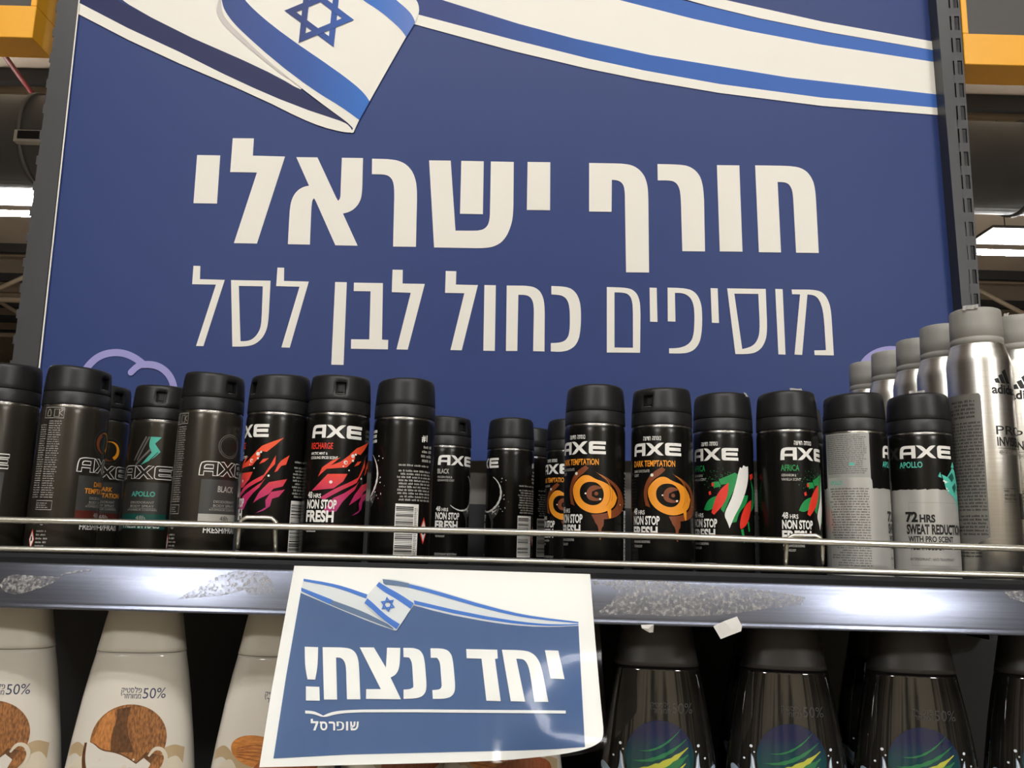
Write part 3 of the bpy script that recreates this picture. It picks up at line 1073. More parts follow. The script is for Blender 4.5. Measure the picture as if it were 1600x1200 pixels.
def body_black():
    a = Art()
    mats = [M_bodyblack, M_tin, M_white, M_pale, M_redink, M_dim, M_blackink]
    layout_new(a, 5, 'BLACK', 3, ('FROZEN PEAR &', 'CEDARWOOD SCENT'), 2, 3, False)
    n = 40
    arc, tap = [], []
    for i in range(n + 1):
        th = math.radians(62 - 195 * i / n)
        arc.append((6 + 19 * math.cos(th), 73 + 19.5 * math.sin(th)))
        tap.append(0.25 + math.sin(math.pi * i / n) * (0.9 + 0.25 * math.sin(i * 1.7)))
    a.stroke(arc, 1.9, 2, 2, taper=tap)
    a.poly([(10, 55), (16, 57), (21, 61), (24, 57), (21, 50), (16, 46), (17, 40), (15, 34), (13.5, 34), (14, 42), (11, 48), (8, 52)], 5, 1)
    a.poly([(14, 56), (17, 54), (21, 56), (18, 53), (15.5, 52)], 2, 3)
    rnd = random.Random(4)
    for i in range(16):
        th = rnd.uniform(-1.2, 1.0)
        rr = rnd.uniform(21, 29)
        a.dot(6 + rr * math.cos(th), 73 + rr * math.sin(th), rnd.choice((0.25, 0.3, 0.45, 0.6)), 2, 2, 8)
    back_new(a, 2, 3, 6, 4, 23)
    return finish_body(a, body_bmesh(), mats, 'black_body')


def body_dark():
    a = Art()
    mats = [M_bodyblack, M_tin, M_white, M_pale, M_redink, M_orange, M_blackink, M_brown]
    layout_new(a, 0, 'DARK TEMPTATION', 5, ('DARK CHOCOLATE', 'SCENT'), 2, 3, True)
    c = conv(260, 372, -5)
    O = c((165, 745), (178, 718), (195, 698), (225, 674), (250, 668), (272, 672), (300, 692), (345, 707), (380, 742), (392, 790), (380, 840),
          (345, 870), (290, 885), (235, 870), (190, 835), (168, 790))
    I = c((207, 770), (215, 735), (240, 712), (275, 705), (310, 712), (335, 745), (338, 790), (320, 825), (285, 840), (245, 830), (217, 805))
    a.poly([O, I], 5, 2)
    a.poly(c((245, 770), (262, 735), (300, 722), (335, 740), (305, 747), (278, 762), (276, 785), (300, 800), (330, 797), (310, 814),
             (270, 812), (250, 795)), 7, 2)
    a.dot(*c((300, 772))[0], 1.6, 7, 2)
    a.poly(c((300, 650), (370, 690), (408, 750), (418, 820), (400, 880), (350, 915), (280, 912), (270, 888), (340, 882), (387, 846),
             (398, 780), (385, 728), (350, 693)), 7, 2)
    a.poly(c((150, 830), (140, 760), (160, 690), (200, 642), (250, 615), (267, 630), (240, 657), (200, 684), (172, 720), (160, 760),
             (163, 800), (175, 840)), 7, 2)
    a.poly(c((280, 900), (332, 905), (328, 950), (318, 960), (312, 1025), (305, 1025), (302, 950), (285, 930)), 7, 1)
    a.poly(c((348, 862), (366, 855), (363, 905), (355, 907)), 5, 3)
    for k, (w0, rr) in enumerate(((0.35, 15.5), (0.3, 14.6), (0.3, 16.6))):
        a.stroke([(11 + rr * math.cos(math.radians(t)), 63 + rr * 1.05 * math.sin(math.radians(t))) for t in range(-60 + 20 * k, 75 - 10 * k, 6)],
                 w0, 5 if k == 0 else 7, 3)
    for x, y, r in ((193, 660, 1.3), (318, 802, 0.9), (243, 772, 0.7), (400, 828, 0.6), (405, 860, 0.4)):
        p = c((x, y))[0]
        a.dot(p[0], p[1], r, 2, 4)
    # outline that keeps the lettering clear of the picture
    back_new(a, 2, 3, 6, 4, 37)
    return finish_body(a, body_bmesh(), mats, 'dark_temptation_body')


def body_africa():
    a = Art()
    mats = [M_bodyblack, M_tin, M_white, M_pale, M_redink, M_green, M_blackink]
    layout_new(a, 0, 'AFRICA', 5, ('GERANIUM &', 'VANILLA SCENT'), 2, 3, True)
    c = conv(600, 400, -8.7)
    for pts in (((560, 690), (600, 672), (650, 648), (668, 660), (652, 720), (612, 800), (575, 880), (560, 860), (600, 770), (600, 715), (570, 720)),
                ((468, 862), (485, 820), (510, 795), (548, 782), (530, 850), (490, 872)),
                ((590, 890), (640, 830), (680, 780), (715, 775), (700, 830), (660, 870), (640, 930), (600, 940)),
                ((735, 680), (748, 740), (750, 800), (735, 850), (722, 870), (735, 800), (738, 740)),
                ((520, 705), (560, 700), (570, 730), (530, 738))):
        a.poly(c(*pts), 5, 2)
    for pts in (((612, 708), (605, 775), (575, 838), (522, 892), (508, 880), (535, 795), (570, 740)),
                ((730, 800), (722, 870), (695, 948), (660, 972), (655, 950), (668, 890), (700, 822)),
                ((500, 760), (512, 755), (514, 775), (502, 780)), ((518, 712), (530, 706), (532, 726), (520, 730)),
                ((730, 655), (746, 645), (748, 670), (732, 688)), ((755, 780), (764, 785), (762, 820), (754, 810))):
        a.poly(c(*pts), 4, 3)
    a.poly(c((680, 615), (690, 622), (700, 603), (712, 612), (725, 606), (722, 680), (700, 760), (675, 820), (660, 850), (630, 900), (600, 968),
             (590, 930), (574, 892), (600, 840), (625, 790), (640, 745), (655, 700), (668, 650)), 2, 4)
    a.poly(c((660, 975), (675, 968), (680, 1045), (672, 1050)), 5, 2)
    a.poly(c((700, 930), (708, 925), (710, 980), (703, 985)), 5, 2)
    rnd = random.Random(3)
    for i in range(120):
        x = rnd.gauss(590, 60); y = rnd.gauss(690, 30)
        if 470 < x < 760:
            p = c((x, y))[0]
            a.dot(p[0], p[1], rnd.uniform(0.12, 0.4), 5, 2, 6)
    a.dot(*c((752, 875))[0], 0.7, 2, 3)
    back_new(a, 2, 3, 6, 4, 51)
    return finish_body(a, body_bmesh(), mats, 'africa_body')


def body_apollo():
    a = Art()
    mats = [M_bodyblack, M_tin, M_white, M_pale, M_redink, M_teal, M_blackink, M_silverbody, M_silverdark, M_darkgreen]
    # grey lower part with a ragged edge, grey text panel round the back
    rnd = random.Random(8)
    top = []
    s = -78.4
    while s < 78.4:
        top.append((s, 73.5 + rnd.uniform(-0.5, 0.5)))
        s += rnd.uniform(0.8, 2.2)
    top.append((78.4, 73.5))
    a.poly([(-78.4, 2.6)] + [(78.4, 2.6)] + list(reversed(top)), 7, 1)
    a.poly([(-72, 119.0), (-72, 4), (-34, 4), (-34, 119.0)], 8, 2)
    a.poly([(-70, 82), (-70, 6), (-33, 6), (-33, 80), (-34.5, 82)], 7, 3)
    a.greek(-70, 85, -36, 118, 20, 6, 3, fill=0.42, seed=2)
    a.greek(-69, 32, -36, 74, 20, 6, 4, fill=0.45, right=True, seed=3)
    a.greek(-69, 8, -36, 30, 11, 6, 4, fill=0.45, right=True, ragged=0.4, seed=4)
    a.text('APOLLO', -68, 76, -56, 79.5, 5, 4, 0.02)
    a.quad(-50, 92, -46, 94, 5, 4)
    a.poly([(-16, 63), (-16, 12), (30, 12), (30, 63)], 8, 2)
    a.quad(-15.6, 12.4, 30.2, 62.6, 7, 3)
    logo_solid(a, 99, 2)
    a.text('APOLLO', -22.0, 91.2, -4, 96.2, 5, 1, 0.02)
    a.text('72', -19, 46.6, -9.5, 55.4, 6, 4, 0.05)
    a.text('HRS', -8.3, 46.6, 3, 53.2, 6, 4, 0.05)
    a.text('SWEAT REDUCTION', -18.5, 37.0, 29, 45.4, 6, 4, 0.045)
    a.text('WITH PRO SCENT', -17.5, 31.0, 17.5, 35.8, 6, 4, 0.03)
    a.text('TECHNOLOGY', -16.5, 24.6, 9, 29.4, 6, 4, 0.03)
    a.text('ANTIPERSPIRANT / ANTI-TRANSPIRANT', -17, 16.2, 17, 18.4, 6, 4, 0.0)
    # teal brush splash
    for pts in (((10, 86), (15, 84), (22, 92), (26, 90), (28, 82), (31, 78), (27, 70), (30, 66), (26, 62), (22, 68), (17, 70), (13, 74), (12, 80)),
                ((20, 92), (23, 97), (25, 92)), ((28, 66), (32, 60), (30, 58), (26, 62)), ((9, 88), (7, 84), (10, 83))):
        a.poly(pts, 5, 4)
    for pts in (((16, 84), (21, 88), (24, 84), (20, 80)), ((20, 76), (25, 80), (27, 76), (23, 71))):
        a.poly(pts, 9, 5)
    for i in range(8):
        a.dot(rnd.uniform(8, 16), rnd.uniform(72, 82), rnd.uniform(0.3, 0.9), 2, 5, 7)
    return finish_body(a, body_bmesh(), mats, 'apollo_body')


def body_old(kind):
    a = Art()
    acc = {'dark': M_maroon, 'apollo': M_darkgreen, 'black': M_pale}[kind]
    ink = {'dark': M_orange, 'apollo': M_teal, 'black': M_pale}[kind]
    mats = [M_bodygrey, M_tin, M_white, M_pale, M_dim, acc, M_blackink, ink, M_midgrey, M_brown, M_redink]
    logo_outline(a, 68, 2)
    a.quad(-20.5, 31, 20.5, 65, 4, 1)
    a.quad(-20.5, 24.5 if kind == 'apollo' else 31, 20.5, 37.5, 5, 2)
    if kind == 'dark':
        a.text('DARK', -7, 56.6, 6, 60.6, 7, 2, 0.02)
        a.text('TEMPTATION', -15, 51, 15, 55.2, 7, 2, 0.02)
        # swirl of two crescents
        for sg in (1, -1):
            o = [(sg * (0.4 + 8.8 * math.cos(math.radians(t))), 92.5 + sg * 8.8 * math.sin(math.radians(t))) for t in range(-60, 121, 12)]
            i_ = [(sg * (-0.9 + 7.2 * math.cos(math.radians(t))), 92.5 + sg * (0.9 + 7.2 * math.sin(math.radians(t)))) for t in range(-60, 121, 12)]
            a.strip(o, i_, 7 if sg > 0 else 9, 2)
        a.stroke([(11 * math.cos(math.radians(t)), 92.5 + 11.6 * math.sin(math.radians(t))) for t in range(0, 360, 10)], 0.5, 4, 1, closed=True)
    elif kind == 'apollo':
        a.text('APOLLO', -10, 52.5, 10, 57, 7, 2, 0.02)
        a.poly([(2, 105), (11, 105), (6, 99), (11, 92), (5, 85), (-4, 80), (4, 91), (1, 97)], 7, 1)
        a.stroke([(-1.5, 105), (-11, 84)], 1.3, 8, 1); a.stroke([(1, 105), (-8, 84)], 1.3, 8, 1)
        a.stroke([(3, 94), (-9, 80)], 1.6, 8, 1)
        a.stroke([(9, 91.5), (3, 84)], 0.7, 0, 2)
    else:
        a.text('BLACK', -7.5, 55, 7.5, 60, 7, 2, 0.02)
        for rr, w in ((9.6, 0.5), (8.2, 0.35)):
            a.stroke([(rr * math.cos(math.radians(t)), 92.5 + rr * math.sin(math.radians(t))) for t in range(0, 360, 9)], w, 8, 1, closed=True)
    a.text('DEODORANT', -10, 46.4, 10, 48.4, 3, 2)
    a.text('BODY SPRAY', -10, 43.2, 10, 45.2, 3, 2)
    a.quad(-11.5, 42.2, 11.5, 42.4, 3, 2)
    a.text('ATOMISEUR CORPOREL', -13, 40.2, 13, 41.6, 3, 2)
    a.text('48h', -4, 32.2, 4, 36, 6 if kind == 'black' else 3, 3)
    a.text('FRESH/FRAIS', -16, 25.4 if kind == 'apollo' else 22.4, 16, 30.2 if kind == 'apollo' else 27.4, 2, 3, 0.02)
    # back text with pictogram boxes
    a.stroke([(-52, 118), (-36, 118), (-36, 109.5), (-52, 109.5)], 0.4, 3, 1, closed=True)
    a.stroke([(-49.5, 111), (-49.5, 115), (-48, 116.6), (-46.5, 115), (-46.5, 111)], 0.4, 3, 1, closed=True)
    a.stroke([(-43.5, 110.6), (-43.5, 116.5), (-39.5, 116.5), (-39.5, 110.6)], 0.4, 3, 1, closed=True)
    a.stroke([(-37, 116), (-39.4, 113.5), (-37, 111.5)], 0.4, 3, 1)
    a.greek(-47, 46, -36.5, 108, 34, 3, 1, fill=0.4, seed=61)
    a.greek(-56, 46, -48.5, 105, 32, 3, 1, fill=0.4, seed=62)
    a.stroke([(-50, 44), (-37, 44), (-37, 37), (-50, 37)], 0.4, 3, 1, closed=True)
    a.greek(-49.5, 38, -40, 43, 3, 3, 1, fill=0.4, seed=63)
    a.greek(-46.5, 5, -37, 22, 6, 3, 1, fill=0.45, ragged=0.4, seed=64)
    a.dot(-43, 26.5, 1.6, 3, 1); a.dot(-43, 26.5, 1.0, 0, 2)
    a.poly([(-50.5, 22), (-47.6, 14), (-50.5, 6), (-53.4, 14)], 10, 1)
    a.poly([(-50.5, 20.4), (-48.2, 14), (-50.5, 7.6), (-52.8, 14)], 2, 2)
    a.poly([(-51, 16), (-50, 16.6), (-49.6, 13), (-51.3, 12.4)], 6, 3)
    return finish_body(a, body_bmesh(), mats, kind + '_old_body')


def cap_meshes():
    # collar ring
    bm = bmesh.new()
    add_lathe(bm, [(r * mm, z * mm) for r, z in ((24.0, 121.0), (24.9, 121.3), (24.95, 122), (24.75, 131.4), (24.4, 131.8), (22, 131.8))], 72)
    collar = bmesh.new() if False else bm
    cme = bpy.data.meshes.new('collar'); collar.to_mesh(cme); collar.free(); cme.materials.append(M_blackplastic)
    # upper twist cap with a window cut into it
    bm = bmesh.new()
    prof = [(22, 131.9), (24.4, 132.1), (24.65, 132.7), (24.45, 136.2), (23.8, 146.0), (23.3, 150.0), (22.9, 152.2), (22.2, 153.6), (21.0, 154.3),
            (19.0, 154.4), (16, 153.6)]
    seg = 72
    rings = add_lathe(bm, [(r * mm, z * mm) for r, z in prof], seg)
    # sloping sculpted top: higher at the back
    for ri in range(5, len(prof)):
        for vv in rings[ri]:
            wgt = (ri - 4) / 3.0
            vv.co.z += min(1, wgt) * (vv.co.y * 0.055 - 0.0008)
    # window 7 mm wide, 10 mm high between rings 3 and 4, front columns
    sel = []
    for f in bm.faces:
        c = f.calc_center_median()
        a_ = math.degrees(math.atan2(c.x, -c.y))
        if abs(a_) < 7.6 and 0.1362 < c.z < 0.1458 and len(f.verts) == 4:
            sel.append(f)
    ret = bmesh.ops.extrude_face_region(bm, geom=sel)
    nv = [g for g in ret['geom'] if isinstance(g, bmesh.types.BMVert)]
    for vv in nv:
        vv.co.y += 0.0042
    bmesh.ops.delete(bm, geom=[f for f in sel if f.is_valid], context='FACES_ONLY')
    for f in bm.faces:
        c = f.calc_center_median()
        if abs(c.x) < 0.0045 and c.y < 0 and 0.1358 < c.z < 0.1462 and math.hypot(c.x, c.y) < 0.0225:
            f.smooth = False
    me = bpy.data.meshes.new('cap'); bm.to_mesh(me); bm.free(); me.materials.append(M_blackplastic)
    bm = bmesh.new()
    add_box(bm, (-0.0022, -0.0212, 0.1378), (0.0022, -0.0185, 0.1444))
    bevel_all(bm, 0.0006, 2)
    nme = bpy.data.meshes.new('nozzle'); bm.to_mesh(nme); bm.free(); nme.materials.append(M_darkrecess)
    bm = bmesh.new()
    add_tube(bm, [(-0.0033, -0.02425, 0.1361), (-0.0015, -0.02448, 0.1361), (0.0015, -0.02448, 0.1361), (0.0033, -0.02425, 0.1361)], 0.00022, 6)
    rme = bpy.data.meshes.new('window_rim'); bm.to_mesh(rme); bm.free(); rme.materials.append(M_midgrey)
    return cme, me, nme, rme


BODIES = {'recharge': body_recharge(), 'black': body_black(), 'dark': body_dark(), 'africa': body_africa(), 'apollo': body_apollo(),
          'olddark': body_old('dark'), 'oldapollo': body_old('apollo'), 'oldblack': body_old('black')}
COLLAR, CAP, NOZZLE, RIM = cap_meshes()
for _d in list(BODIES.values()) + [COLLAR, CAP, NOZZLE, RIM]:
    _d.transform(Matrix.Diagonal((1.03, 1.03, 1, 1)))
M_sticker = mat('sticker_paper', (205, 203, 198), 0.6)


def sticker(parent, x, z, ang, w=0.006, h=0.004, r=0.02):
    bm = bmesh.new()
    n = 6
    up, lo = [], []
    for i in range(n + 1):
        t = -w / 2 + w * i / n
        up.append(bm.verts.new((t, -0.001, 0.0002 + 0.0008 * math.sin(i * 1.3))))
        lo.append(bm.verts.new((t, 0.0015 + 0.0006 * math.sin(i * 2.1), -h)))
    for i in range(n):
        bm.faces.new((lo[i], lo[i + 1], up[i + 1], up[i]))
    bmesh.ops.solidify(bm, geom=bm.faces[:], thickness=0.0002)
    o = link_mesh('torn_sticker', bm, M_sticker, parent)
    o.location = (r * math.sin(ang), -r * math.cos(ang), z)
    o.rotation_euler = (-1.1, 0, ang)
    tag(o, 'white torn sticker')
    return o


def spray_can(design, px_l, px_r, py_top, rot_mm, cap_s, label, group, H=0.135, half=None):
    """px_l..px_r cap edges in the photograph, py_top the cap's top edge; rot_mm turns the label, cap_s the window"""
    xm = (px_l + px_r) / 2.0
    p = on_z(xm, py_top, H)
    rel = p - CAMLOC
    d = Vector((rel.x, rel.y, 0)).normalized()
    base = Vector((p.x, p.y, 0)) + d * 0.0236
    base.z = EYE + ZS
    face = math.atan2(-d.x, d.y)                 # turns local -y towards the camera
    t = thing('spray_can', label, 'spray can', base, face, group)
    b = link_data('can_body', BODIES[design], t)
    b.rotation_euler = (0, 0, rot_mm / R_CAN)
    link_data('collar', COLLAR, t)
    c = link_data('cap', CAP, t)
    c.rotation_euler = (0, 0, cap_s / R_CAN)
    nz_ = link_data('nozzle', NOZZLE, c)
    rm_ = link_data('window_rim', RIM, c)
    return t


G_OLD = 'dark spray cans with outlined logo'
G_NEW = 'spray cans with solid white logo'
CANS = [
    ('olddark', -37, 72, 562, -15, -13, 'dark grey spray can cut by the left edge of the photo, orange swirl label', G_OLD),
    ('olddark', 75, 180, 568, 28, 23, 'dark grey can showing its small print column, second from left in front row', G_OLD),
    ('olddark', 116, 210, 596, 11, 15, 'half hidden dark orange label can wedged behind the can showing its small print', G_OLD),
    ('oldapollo', 211, 305, 597, -9, -2, 'dark grey can with outlined logo and slanted teal emblem', G_OLD),
    ('oldblack', 285, 390, 577, 17, 15, 'dark grey can with outlined logo and pale grey BLACK panel, beside the red cans', G_OLD),
    ('recharge', 392, 490, 580, -28, -27, 'black can with red and magenta shards, label turned left, left of its twin', G_NEW),
    ('recharge', 486, 583, 580, -1, 0, 'black can with red and magenta shards, label RECHARGE facing front', G_NEW),
    ('black', 587, 685, 588, -47, 95, 'black can turned to its back with white bar code and Hebrew text', G_NEW),
    ('black', 661, 742, 646, 12, 17, 'black can in the back row reading BLACK, front label visible', G_NEW),
    ('black', 759, 840, 651, -34, 90, 'black can in the back row turned away, white brush curve at its left', G_NEW),
    ('dark', 850, 932, 653, -18, 70, 'orange swirl can in the back row, mostly hidden behind front orange can', G_NEW),
    ('dark', 882, 979, 598, -12.5, 90, 'black can with orange swirl and no cap window in view, left of its twin', G_NEW),
    ('dark', 985, 1082, 600, -5, -12, 'black can with orange swirl and square cap window, beside green and red can', G_NEW),
    ('africa', 1081, 1175, 611, -8.7, 90, 'black can with white, red and green brush strokes, whole label in view', G_NEW),
    ('africa', 1178, 1277, 608, 15.7, 95, 'green and red brush can with torn sticker on cap, behind the wire loop', G_NEW),
    ('apollo', 1284, 1380, 610, 45, 120, 'black and grey can turned to its grey text panel', G_NEW),
    ('apollo', 1385, 1480, 612, 5, 95, 'black and grey can reading SWEAT REDUCTION with teal splash', G_NEW),
]
ROOTS = {}
for i, cdef in enumerate(CANS):
    ROOTS[i] = spray_can(*cdef)
sticker(ROOTS[14], 0, 0.1555, math.radians(25), 0.011, 0.004, 0.019)
sticker(ROOTS[13], 0, 0.1545, math.radians(62), 0.005, 0.003, 0.022)
sticker(ROOTS[16], 0, 0.1555, math.radians(0), 0.012, 0.003, 0.019)
# cans of which only a sliver of cap shows between those in front
spray_can('olddark', 148, 222, 633, 20, 90, 'dark can far back, sliver of cap left of the teal emblem can', G_OLD)
spray_can('black', 794, 866, 667, -34, 90, 'black can farthest back, sliver of cap beside the orange swirl cans', G_NEW)
spray_can('africa', 1196, 1284, 634, 60, 90, 'black can hidden behind the sticker capped green and red can', G_NEW)

# ------------------------------------------------------------------ brushed aluminium cans
RA = 22.9
ALH = 210.0


def alu_body():
    a = Art()
    mats = [M_brushed, M_tin, M_blackink, M_dim, M_midgrey]
    bm = bmesh.new()
    prof = [(20.5, 0.6), (21.6, 0), (22.2, 0.8), (22.0, 2.2), (22.9, 4.0), (22.9, 90), (22.9, 166), (22.4, 170), (21.2, 174), (20.0, 178), (19.3, 180.6),
            (19.3, 181.4), (17.5, 181.6)]
    add_lathe(bm, [(r * mm, z * mm) for r, z in prof], 96, [0] * 12)
    # emblem of three slanted bars, name below it
    for k, (b0, h) in enumerate(((0, 4.0), (4.6, 7.2), (9.2, 11.2))):
        a.poly([(11.2 + b0 - h * 0.55 + 0.2, 148.6 + h * 0.82), (11.2 + b0 + 3.6 - h * 0.55, 148.6 + h), (14.8 + b0, 148.6), (11.2 + b0, 148.6)], 2, 1) if False else \
            a.poly([(9.6 + b0, 148.6), (13.2 + b0, 148.6), (13.2 + b0 - h * 0.36, 148.6 + h), (9.9 + b0 - h * 0.36, 148.6 + h * 0.8)], 2, 1)
    a.text('adidas', 6.4, 140.2, 29.5, 147.6, 2, 1, 0.035)
    a.text('PRO', 7.4, 109.2, 33, 116.0, 2, 1, 0.0)
    a.text('INVISIBLE', 7.6, 100.6, 33, 107.6, 2, 1, 0.025)
    a.quad(8, 98.9, 30, 99.15, 2, 1)
    a.text('48H ANTI-PERSPIRANT', 8.4, 94.2, 33, 97.6, 4, 1, 0.0)
    for i, s in enumerate(('MARK', 'AND ODOUR', 'PROTECTION')):
        a.text(s, 10, 66.2 - i * 2.9, 10 + len(s) * 1.05, 68.0 - i * 2.9, 2, 1)
    a.quad(9.6, 69.0, 21, 69.2, 2, 1); a.quad(9.6, 59.0, 21, 59.2, 2, 1)
    a.quad(24.5, 47, 40, 66, 2, 1)
    a.text('200 ml', 21, 9.5, 30.5, 13, 4, 1)
    # grey back label with rounded corners and rows of print
    a.poly([(-1.4, 139.5), (-2.6, 141), (-44, 141), (-44, 12), (-1.4, 33)], 4, 1)
    a.greek(-32, 122, -6, 137, 5, 2, 2, fill=0.5, right=True, ragged=0.5, seed=81)
    a.greek(-34, 52, -2.4, 120, 27, 2, 2, fill=0.5, right=True, ragged=0.15, seed=82)
    a.greek(-30, 34, -2.4, 50, 6, 2, 2, fill=0.5, right=True, ragged=0.5, seed=83)
    a.greek(-34, 18, -8, 28, 4, 2, 2, fill=0.4, right=True, ragged=0.3, seed=84)
    a.build(bm, wrap(RA), 2.0)
    me = bpy.data.meshes.new('aluminium_body'); bm.to_mesh(me); bm.free()
    for m_ in mats: me.materials.append(m_)
    return me


AL_BODY = alu_body()
bm = bmesh.new()
add_lathe(bm, [(r * mm, z * mm) for r, z in ((18.4, 181.5), (19.0, 181.7), (19.0, 186.2), (18.75, 186.4), (18.75, 186.9), (19.0, 187.1), (18.9, 196), (18.7, 204),
                                           (18.5, 208.4), (18.0, 209.5), (17.0, 210.0))], 72)
AL_CAP = bpy.data.meshes.new('grey_cap'); bm.to_mesh(AL_CAP); bm.free(); AL_CAP.materials.append(M_greycap)
for _d in (AL_BODY, AL_CAP):
    _d.transform(Matrix.Scale(230.0 / 210.0, 4))


def alu_can(px, py, rot_mm, label, H=0.210):
    p = on_z(px, py, H)
    rel = p - CAMLOC
    d = Vector((rel.x, rel.y, 0)).normalized()
    base = Vector((p.x, p.y, 0)) + d * 0.0203
    base.z = EYE + ZS
    t = thing('aluminium_can', label, 'spray can', base, math.atan2(-d.x, d.y), 'brushed aluminium cans with grey caps')
    b = link_data('can_body', AL_BODY, t)
    b.rotation_euler = (0, 0, rot_mm / RA)
    link_data('cap', AL_CAP, t)
    return t, base


a1, b1 = alu_can(1522, 479, 1.5, 'tall brushed aluminium can with sticker on its grey cap, front row')
sticker(a1, 0, 0.2312, math.radians(-8), 0.012, 0.0045, 0.018)
b_prev = b1
for k, (lab, (px, py)) in enumerate((('aluminium can directly behind the sticker capped one', (1471, 505)),
                                     ('third aluminium can back from the sticker capped one', (1430, 529.5)),
                                     ('fourth aluminium can back, its cap above the black and grey cans', (1395, 544)),
                                     ('rearmost aluminium can, leftmost grey cap against the banner', (1352, 567)))):
    t, b_ = alu_can(px, py, 2.0, lab)
    t.location.x = b1.x + (0.0, 0.002, 0.0, -0.002)[k]
    t.location.y = b1.y + 0.0555 * (k + 1)
    t.rotation_euler.z = a1.rotation_euler.z
a2, b2 = alu_can(1600, 484, -15.5, 'brushed aluminium can cut by the right edge of the photo')
a2.location = b2 = Vector((b1.x + 0.0475, b1.y + 0.018, b1.z))
sticker(a2, 0, 0.2312, math.radians(-25), 0.004, 0.003, 0.018)
t, b_ = alu_can(1592, 508, 0, 'aluminium can behind the one cut by the right edge')
t.location = (b2.x + 0.001, b2.y + 0.0555, b2.z)

# ------------------------------------------------------------------ shampoo bottles below
M_cream = mat('cream_plastic', (208, 202, 190), 0.14, spec=0.5, coat=0.4)
M_creamcap = mat('cream_cap_plastic', (208, 202, 188), 0.38)
M_darkbot = mat('dark_gloss_plastic', (24, 23, 22), 0.05, spec=0.8, coat=0.6)
M_darkcap = mat('charcoal_cap_plastic', (44, 42, 41), 0.4)
M_navyink = mat('navy_ink', (48, 56, 84), 0.4)
M_husk = mat('coconut_husk_print', (138, 90, 48), 0.4, noise=0.6, nscale=(900, 900, 300))
M_husklt = mat('coconut_light_print', (178, 116, 60), 0.4, noise=0.3, nscale=(700, 700, 300))
M_huskdk = mat('coconut_dark_print', (92, 58, 30), 0.4, noise=0.5, nscale=(500, 500, 260))
M_flesh = mat('coconut_flesh_print', (206, 200, 190), 0.35)
M_splash = mat('cream_splash_print', (204, 194, 174), 0.35)
M_beigeband = mat('beige_swirl_print', (176, 154, 120), 0.35)
M_almond = mat('almond_print', (190, 122, 58), 0.4, noise=0.3, nscale=(160, 160, 700))
M_almonddk = mat('almond_brown_print', (146, 78, 40), 0.4, noise=0.3, nscale=(500, 500, 150))
M_planet = ramp_mat('planet_print', 2, 0.106, 0.158, [(0.0, (24, 34, 62)), (0.3, (18, 66, 62)), (0.55, (20, 58, 68)), (0.8, (28, 32, 66)),
                                                  (1.0, (26, 30, 60))], 0.12, coat=0.5)
M_plgreen = mat('planet_green_print', (40, 112, 70), 0.15, coat=0.5)
M_plyellow = mat('planet_yellow_print', (176, 178, 66), 0.15, coat=0.5)
M_water = mat('water_splash_print', (150, 168, 188), 0.15, coat=0.5)
M_waterw = mat('water_white_print', (214, 220, 226), 0.15, coat=0.5)
M_faint = mat('faint_grey_print', (58, 58, 58), 0.2, coat=0.5)

# half width by height (mm), from the base up
BOT = [(0, 41, 24), (2, 44.5, 26.5), (10, 47.5, 28), (40, 49.5, 29), (70, 49.6, 28.5), (100, 47.6, 27), (130, 43.8, 25.2), (160, 39.4, 23.2), (180, 35.8, 21.6),
       (195, 32.6, 20.2)]
BCAP = [(195.4, 32.8, 20.3), (205, 30.9, 19.2), (218, 28.6, 18.0), (230, 26.2, 16.8), (234, 25.2, 16.0), (236, 23.5, 14.8)]
BH = 195.0


def sect(z):
    for (z0, a0, b0), (z1, a1_, b1_) in zip(BOT, BOT[1:]):
        if z <= z1:
            u = (z - z0) / (z1 - z0)
            return a0 + (a1_ - a0) * u, b0 + (b1_ - b0) * u
    return BOT[-1][1:]


def loft(bm, rows, seg=64, e=2.5):
    rings = []
    for z, a, b in rows:
        ring = []
        for k in range(seg):
            th = 2 * math.pi * k / seg
            c, s = math.cos(th), math.sin(th)
            ring.append(bm.verts.new((a * mm * math.copysign(abs(s) ** (2 / e), s), -b * mm * math.copysign(abs(c) ** (2 / e), c), z * mm)))
        rings.append(ring)
    for i in range(len(rings) - 1):
        for k in range(seg):
            f = bm.faces.new((rings[i][k], rings[i][(k + 1) % seg], rings[i + 1][(k + 1) % seg], rings[i + 1][k]))
            f.smooth = True
    bm.faces.new(list(reversed(rings[0]))); bm.faces.new(rings[-1])


def fine(rows, n=6):
    out = []
    for (z0, a0, b0), (z1, a1_, b1_) in zip(rows, rows[1:]):
        for i in range(n):
            u = i / n
            out.append((z0 + (z1 - z0) * u, a0 + (a1_ - a0) * u, b0 + (b1_ - b0) * u))
    out.append(rows[-1])
    return out


def bot_map(x, z, layer, e=2.5):
    a, b = sect(z)
    t = min(0.999, abs(x) / a)
    y = b * (1 - t ** e) ** (1 / e) + 0.12 + layer * 0.07
    return Vector((x * mm, -y * mm, z * mm))


def ell(cx, cz, rx, rz, n=36, rot=0.0, a0=0, a1_=360):
    out = []
    full = (a1_ - a0) >= 360
    for k in range(n if full else n + 1):
        t = math.radians(a0 + (a1_ - a0) * k / n)
        x, y = rx * math.cos(t), rz * math.sin(t)
        out.append((cx + x * math.cos(rot) - y * math.sin(rot), cz + x * math.sin(rot) + y * math.cos(rot)))
    return out


